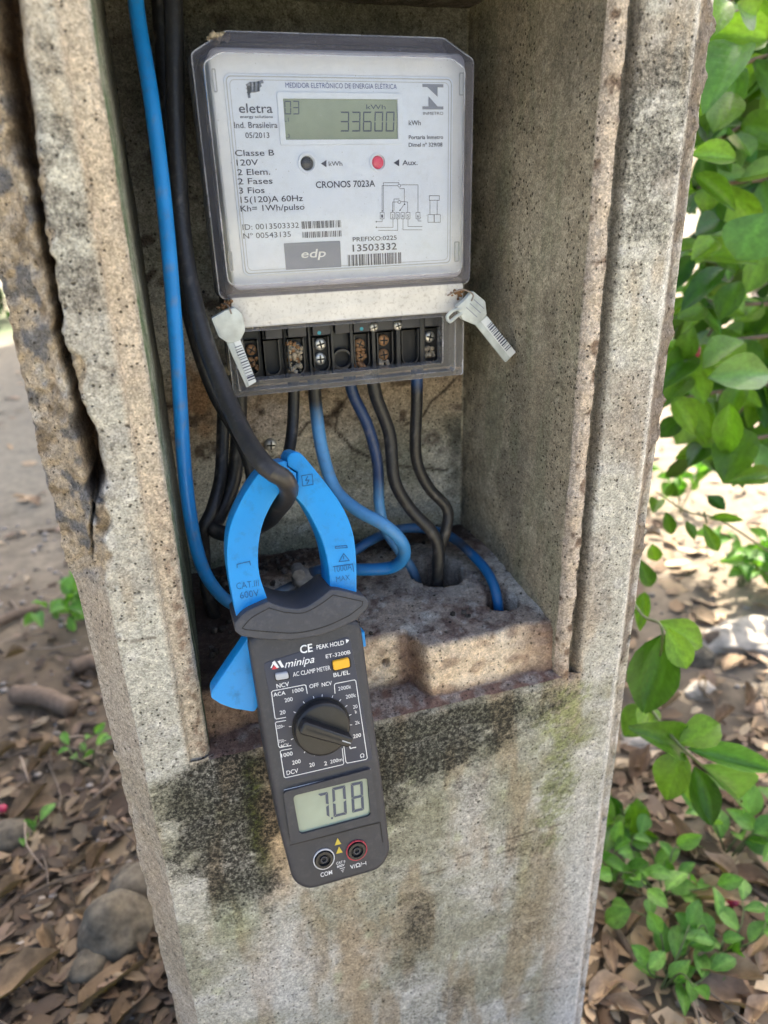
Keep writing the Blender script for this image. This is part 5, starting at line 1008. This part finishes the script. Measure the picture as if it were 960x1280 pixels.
# ================================================================== LITTER, STONES, STICKS
def litter():
    r = np.random.default_rng(3); V = []; F = []; C = []
    def one(x, y, L, col, lift=.004):
        z = gh(x, y); a = r.uniform(0, 6.28); d = np.array([math.cos(a), math.sin(a), r.normal() * .18]); e = np.array([-math.sin(a), math.cos(a), r.normal() * .25]); w = L * r.uniform(.16, .30); p = np.array([x, y, z + lift + r.uniform(0, .010)]); s = len(V); cu = r.uniform(-.2, .25) * L; up = np.array([0, 0, 1.])
        V.extend([p - d * L / 2, p - d * L * .2 + e * w + up * cu, p - d * L * .2 - e * w * .9 + up * cu * .6, p + d * L * .2 + e * w * .9 + up * cu, p + d * L * .2 - e * w + up * cu * .7, p + d * L / 2, p - d * L * .2 + up * cu * .1, p + d * L * .2 + up * cu * .1])
        F.extend([(s, s + 1, s + 6), (s, s + 6, s + 2), (s + 6, s + 1, s + 3, s + 7), (s + 2, s + 6, s + 7, s + 4), (s + 7, s + 3, s + 5), (s + 4, s + 7, s + 5)]); C.extend([col] * 8)
    pal = np.array([1.0, .95, .78]) * np.array([(.30, .215, .15), (.22, .15, .10), (.40, .30, .215), (.14, .09, .06), (.33, .235, .185), (.46, .37, .28), (.10, .07, .045)])
    for k in range(5200):
        x = .30 + abs(r.normal()) * .75; y = r.uniform(-.45, .4) if k % 3 else r.uniform(.3, 2.8); one(x, y, r.uniform(.012, .055) if k % 9 else r.uniform(.05, .08), pal[r.integers(7)] * r.uniform(.8, 1.35))
    for k in range(3000):
        y = .08 + abs(r.normal()) * .42; x = -.05 - abs(r.normal()) * .40 - .1 * max(0, y - .5); one(x, y, r.uniform(.010, .038) if k % 9 else r.uniform(.035, .06), pal[r.integers(7)] * r.uniform(.15, .58))  # left litter coloured darker, the shade there put into its colour
    for k in range(260): one(r.uniform(-2, -.1), r.uniform(1.4, 5), r.uniform(.03, .08), pal[r.integers(7)] * r.uniform(.8, 1.2))
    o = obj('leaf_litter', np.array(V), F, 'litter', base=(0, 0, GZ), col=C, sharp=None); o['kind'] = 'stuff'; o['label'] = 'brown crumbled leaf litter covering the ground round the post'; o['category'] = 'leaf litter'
    mb = MB()
    for k in range(1700):
        x, y = (r.uniform(.3, 2.2), r.uniform(-.3, 2.4)) if k % 2 else (-.05 - abs(r.normal()) * .5, r.uniform(0, 2.0)); z = gh(x, y); s = r.uniform(.002, .010); gcol = r.uniform(.12, .42); W_, F_ = lumps((x, y, z + s * .3), s, k, 1, (1, .85, .6)); mb.add(W_, F_, np.array([gcol, gcol * .88, gcol * .74]))
    o = mb.build('pebbles', 'litter', base=(0, 0, GZ), sharp=None); o['kind'] = 'stuff'; o['label'] = 'small pebbles and soil crumbs strewn on the ground'; o['category'] = 'pebbles'
    mb = MB()
    for k in range(240):
        x, y = (r.uniform(.32, 1.6), r.uniform(-.2, 1.6)) if k % 2 else (-.05 - abs(r.normal()) * .4, r.uniform(.1, 1.5)); z = gh(x, y) + .012; a = r.uniform(0, 6.28); L = r.uniform(.03, .10); d = np.array([math.cos(a), math.sin(a), r.normal() * .12]); gcol = r.uniform(.07, .36); W_, F_, _ = tube([(x, y, z), np.array([x, y, z]) + d * L + r.normal(size=3) * .008, np.array([x, y, z]) + 2 * d * L], r.uniform(.0008, .0022), 5, .03); mb.add(W_, F_, np.array([gcol * 1.1, gcol * .85, gcol * .62]))
    o = mb.build('twig_debris', 'litter', base=(0, 0, GZ), sharp=None); o['kind'] = 'stuff'; o['label'] = 'fine dry twigs scattered among the leaf litter'; o['category'] = 'twigs'
litter()
r_ = np.random.default_rng(12)
UNIQ = {(145, 1225): 'largest brown dry leaf at the bottom beside the post left foot', (170, 1250): 'broad dry leaf tucked against the post left edge at the bottom', (30, 1235): 'long dark curled leaf in the bottom left corner', (38, 1010): 'slender brown leaf slanting above the left edge stone', (28, 1085): 'narrow upright dry leaf right of the left edge stone', (150, 960): 'long pale dry leaf leaning on the post left edge', (100, 1080): 'small orange brown leaf above the rounded stone', (895, 1130): 'large tan dry leaf beside the red berry at right', (915, 1250): 'long tan dry leaf in the bottom right corner', (905, 1225): 'tan dry leaf just above the bottom right corner leaf', (760, 1235): 'tan dry leaf touching the post lower right edge', (820, 1010): 'tan dry leaf just below the hanging twig', (800, 960): 'brown dry leaf between the post and the hanging twig'}
def dry_leaf(px, py, L, wr, label, group, rot=None):
    L *= .62
    label = UNIQ.get((px, py), label)
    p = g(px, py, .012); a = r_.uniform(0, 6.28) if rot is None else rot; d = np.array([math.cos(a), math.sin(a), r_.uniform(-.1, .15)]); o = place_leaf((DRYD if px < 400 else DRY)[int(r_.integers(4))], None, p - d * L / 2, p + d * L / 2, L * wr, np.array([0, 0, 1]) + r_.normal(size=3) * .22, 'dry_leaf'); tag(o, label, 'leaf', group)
LL, LR = 'one of the smaller brown dry leaves scattered left of the post', 'one of the smaller tan dry leaves scattered right of the post'
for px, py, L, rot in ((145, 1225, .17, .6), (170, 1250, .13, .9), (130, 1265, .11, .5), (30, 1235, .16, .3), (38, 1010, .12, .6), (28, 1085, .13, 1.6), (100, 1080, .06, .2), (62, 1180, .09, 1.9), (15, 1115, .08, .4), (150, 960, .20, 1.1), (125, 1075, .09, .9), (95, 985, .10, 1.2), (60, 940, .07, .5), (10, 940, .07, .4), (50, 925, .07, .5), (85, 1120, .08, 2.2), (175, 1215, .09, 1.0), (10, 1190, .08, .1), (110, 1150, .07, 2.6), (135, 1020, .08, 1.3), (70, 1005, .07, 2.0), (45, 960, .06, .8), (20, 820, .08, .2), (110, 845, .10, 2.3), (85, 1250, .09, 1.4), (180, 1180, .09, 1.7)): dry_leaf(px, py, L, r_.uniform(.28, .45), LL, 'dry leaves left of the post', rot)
for px, py, L, rot in ((895, 1130, .15, -.7), (915, 1250, .16, -.5), (905, 1225, .14, -.6), (940, 1100, .12, -.5), (760, 1235, .12, .3), (775, 1260, .11, 2.6), (820, 1010, .10, .4), (850, 1050, .11, 1.5), (880, 1000, .10, .2), (790, 985, .10, .5), (930, 1020, .09, 1.2), (900, 1090, .10, 2.0), (800, 960, .13, .6), (905, 900, .10, .3), (930, 870, .09, 1.0), (880, 860, .08, .9), (840, 880, .08, .1), (950, 920, .1, .3), (830, 1180, .10, .7), (870, 1150, .1, -.6), (760, 1190, .09, 1.3), (945, 1180, .1, .4), (800, 1150, .09, .3), (890, 1265, .1, .9), (860, 1100, .12, -.9), (950, 1270, .1, .2), (930, 950, .08, 2.2)): dry_leaf(px, py, L, r_.uniform(.28, .45), LR, 'dry leaves right of the post', rot)
def stone(label, px, py, R, sq, seed, mat='stone', amp=.22):
    p = g(px, py); V, F = lumps(p + [0, 0, R * sq[2] * .18], R, seed, 4, sq, amp * 1.5, 1.1); V = V + (V - V.mean(0)) * (.22 * (fbm(V, 2.6 / R, seed, 4) - .5))[:, None]; tag(obj('stone', V, F, mat, sharp=None), label, 'stone')
stone('rounded brown stone among dry leaves at the post left foot', 146, 1165, .050, (1, .9, .95), 3)
stone('grey stone half hidden behind the post left edge', 176, 1120, .050, (1, .9, .8), 5)
stone('small grey stone below the rounded brown stone', 112, 1212, .026, (1, .9, .8), 8)
stone('small stone at the left edge beside a curled leaf', 16, 1050, .035, (1, .9, .8), 9)
stone('small dark stone above the rounded brown stone', 165, 1095, .02, (1, .9, .8), 12)
stone('large pale sunlit stone at the right edge of the ground', 948, 800, .085, (1.3, .7, .38), 14, 'stone_pale', .6)
stone('small pale round pebble in the middle of the right ground', 876, 866, .026, (1.2, .9, .7), 15, 'stone_pale')
stone('flat pale lump in place of a bright leaf patch beside the hanging twig', 800, 928, .034, (1.1, .9, .4), 16, 'stone_pale', .4)  # stone-shaped lump added in place of a bright patch of leaf
stone('brown stone on the sunlit right ground near the twig', 870, 823, .035, (1.1, .9, .7), 17)
def stick(label, a, b, r0, r1, bend=.01):
    A, B = g(*a, r0), g(*b, r1); m_ = (A + B) / 2 + [0, bend, bend * .5]; V, F, _ = tube([A, m_, B], [r0, (r0 + r1) / 2, r1], 9, .01, .06); tag(obj('stick', V, F, 'twig', sharp=None), label, 'stick')
stick('short thick tan stick lying on the bare ground at left', (18, 868), (90, 886), .020, .019)
stick('thin brown stick at the left edge beside the weed tuft', (-30, 795), (48, 760), .013, .011)
stick('broken stick end poking out behind the post left edge', (90, 835), (135, 832), .018, .016)
stick('long thin pale stem crossing the litter beside the rounded stone', (95, 1245), (122, 1060), .0035, .003)
stick('thin dark twig slanting across the lower left litter', (-10, 1150), (110, 1070), .005, .004)
stick('long thin twig at the bottom left corner', (150, 1280), (215, 1240), .005, .004)
stick('grey twig lying under the low plants right of the post', (748, 1130), (800, 1210), .006, .004)
stick('dark thin twig on the right ground below the berry leaves', (880, 1085), (960, 1125), .005, .004)
stick('brown branch piece on the sunlit ground far right', (880, 800), (940, 802), .016, .014)
p = g(915, 1128, .01); tag(obj('berry', *lumps(p, .0095, 2, 2, (1, 1, .95), .08), 'berry', sharp=None), 'dark red round berry lying on the ground at right', 'berry')
p = g(3, 1012, .01); tag(obj('berry', *lumps(p, .0095, 4, 2, (1, 1, .95), .08), 'berry', sharp=None), 'small red berry at the left edge of the ground', 'berry')
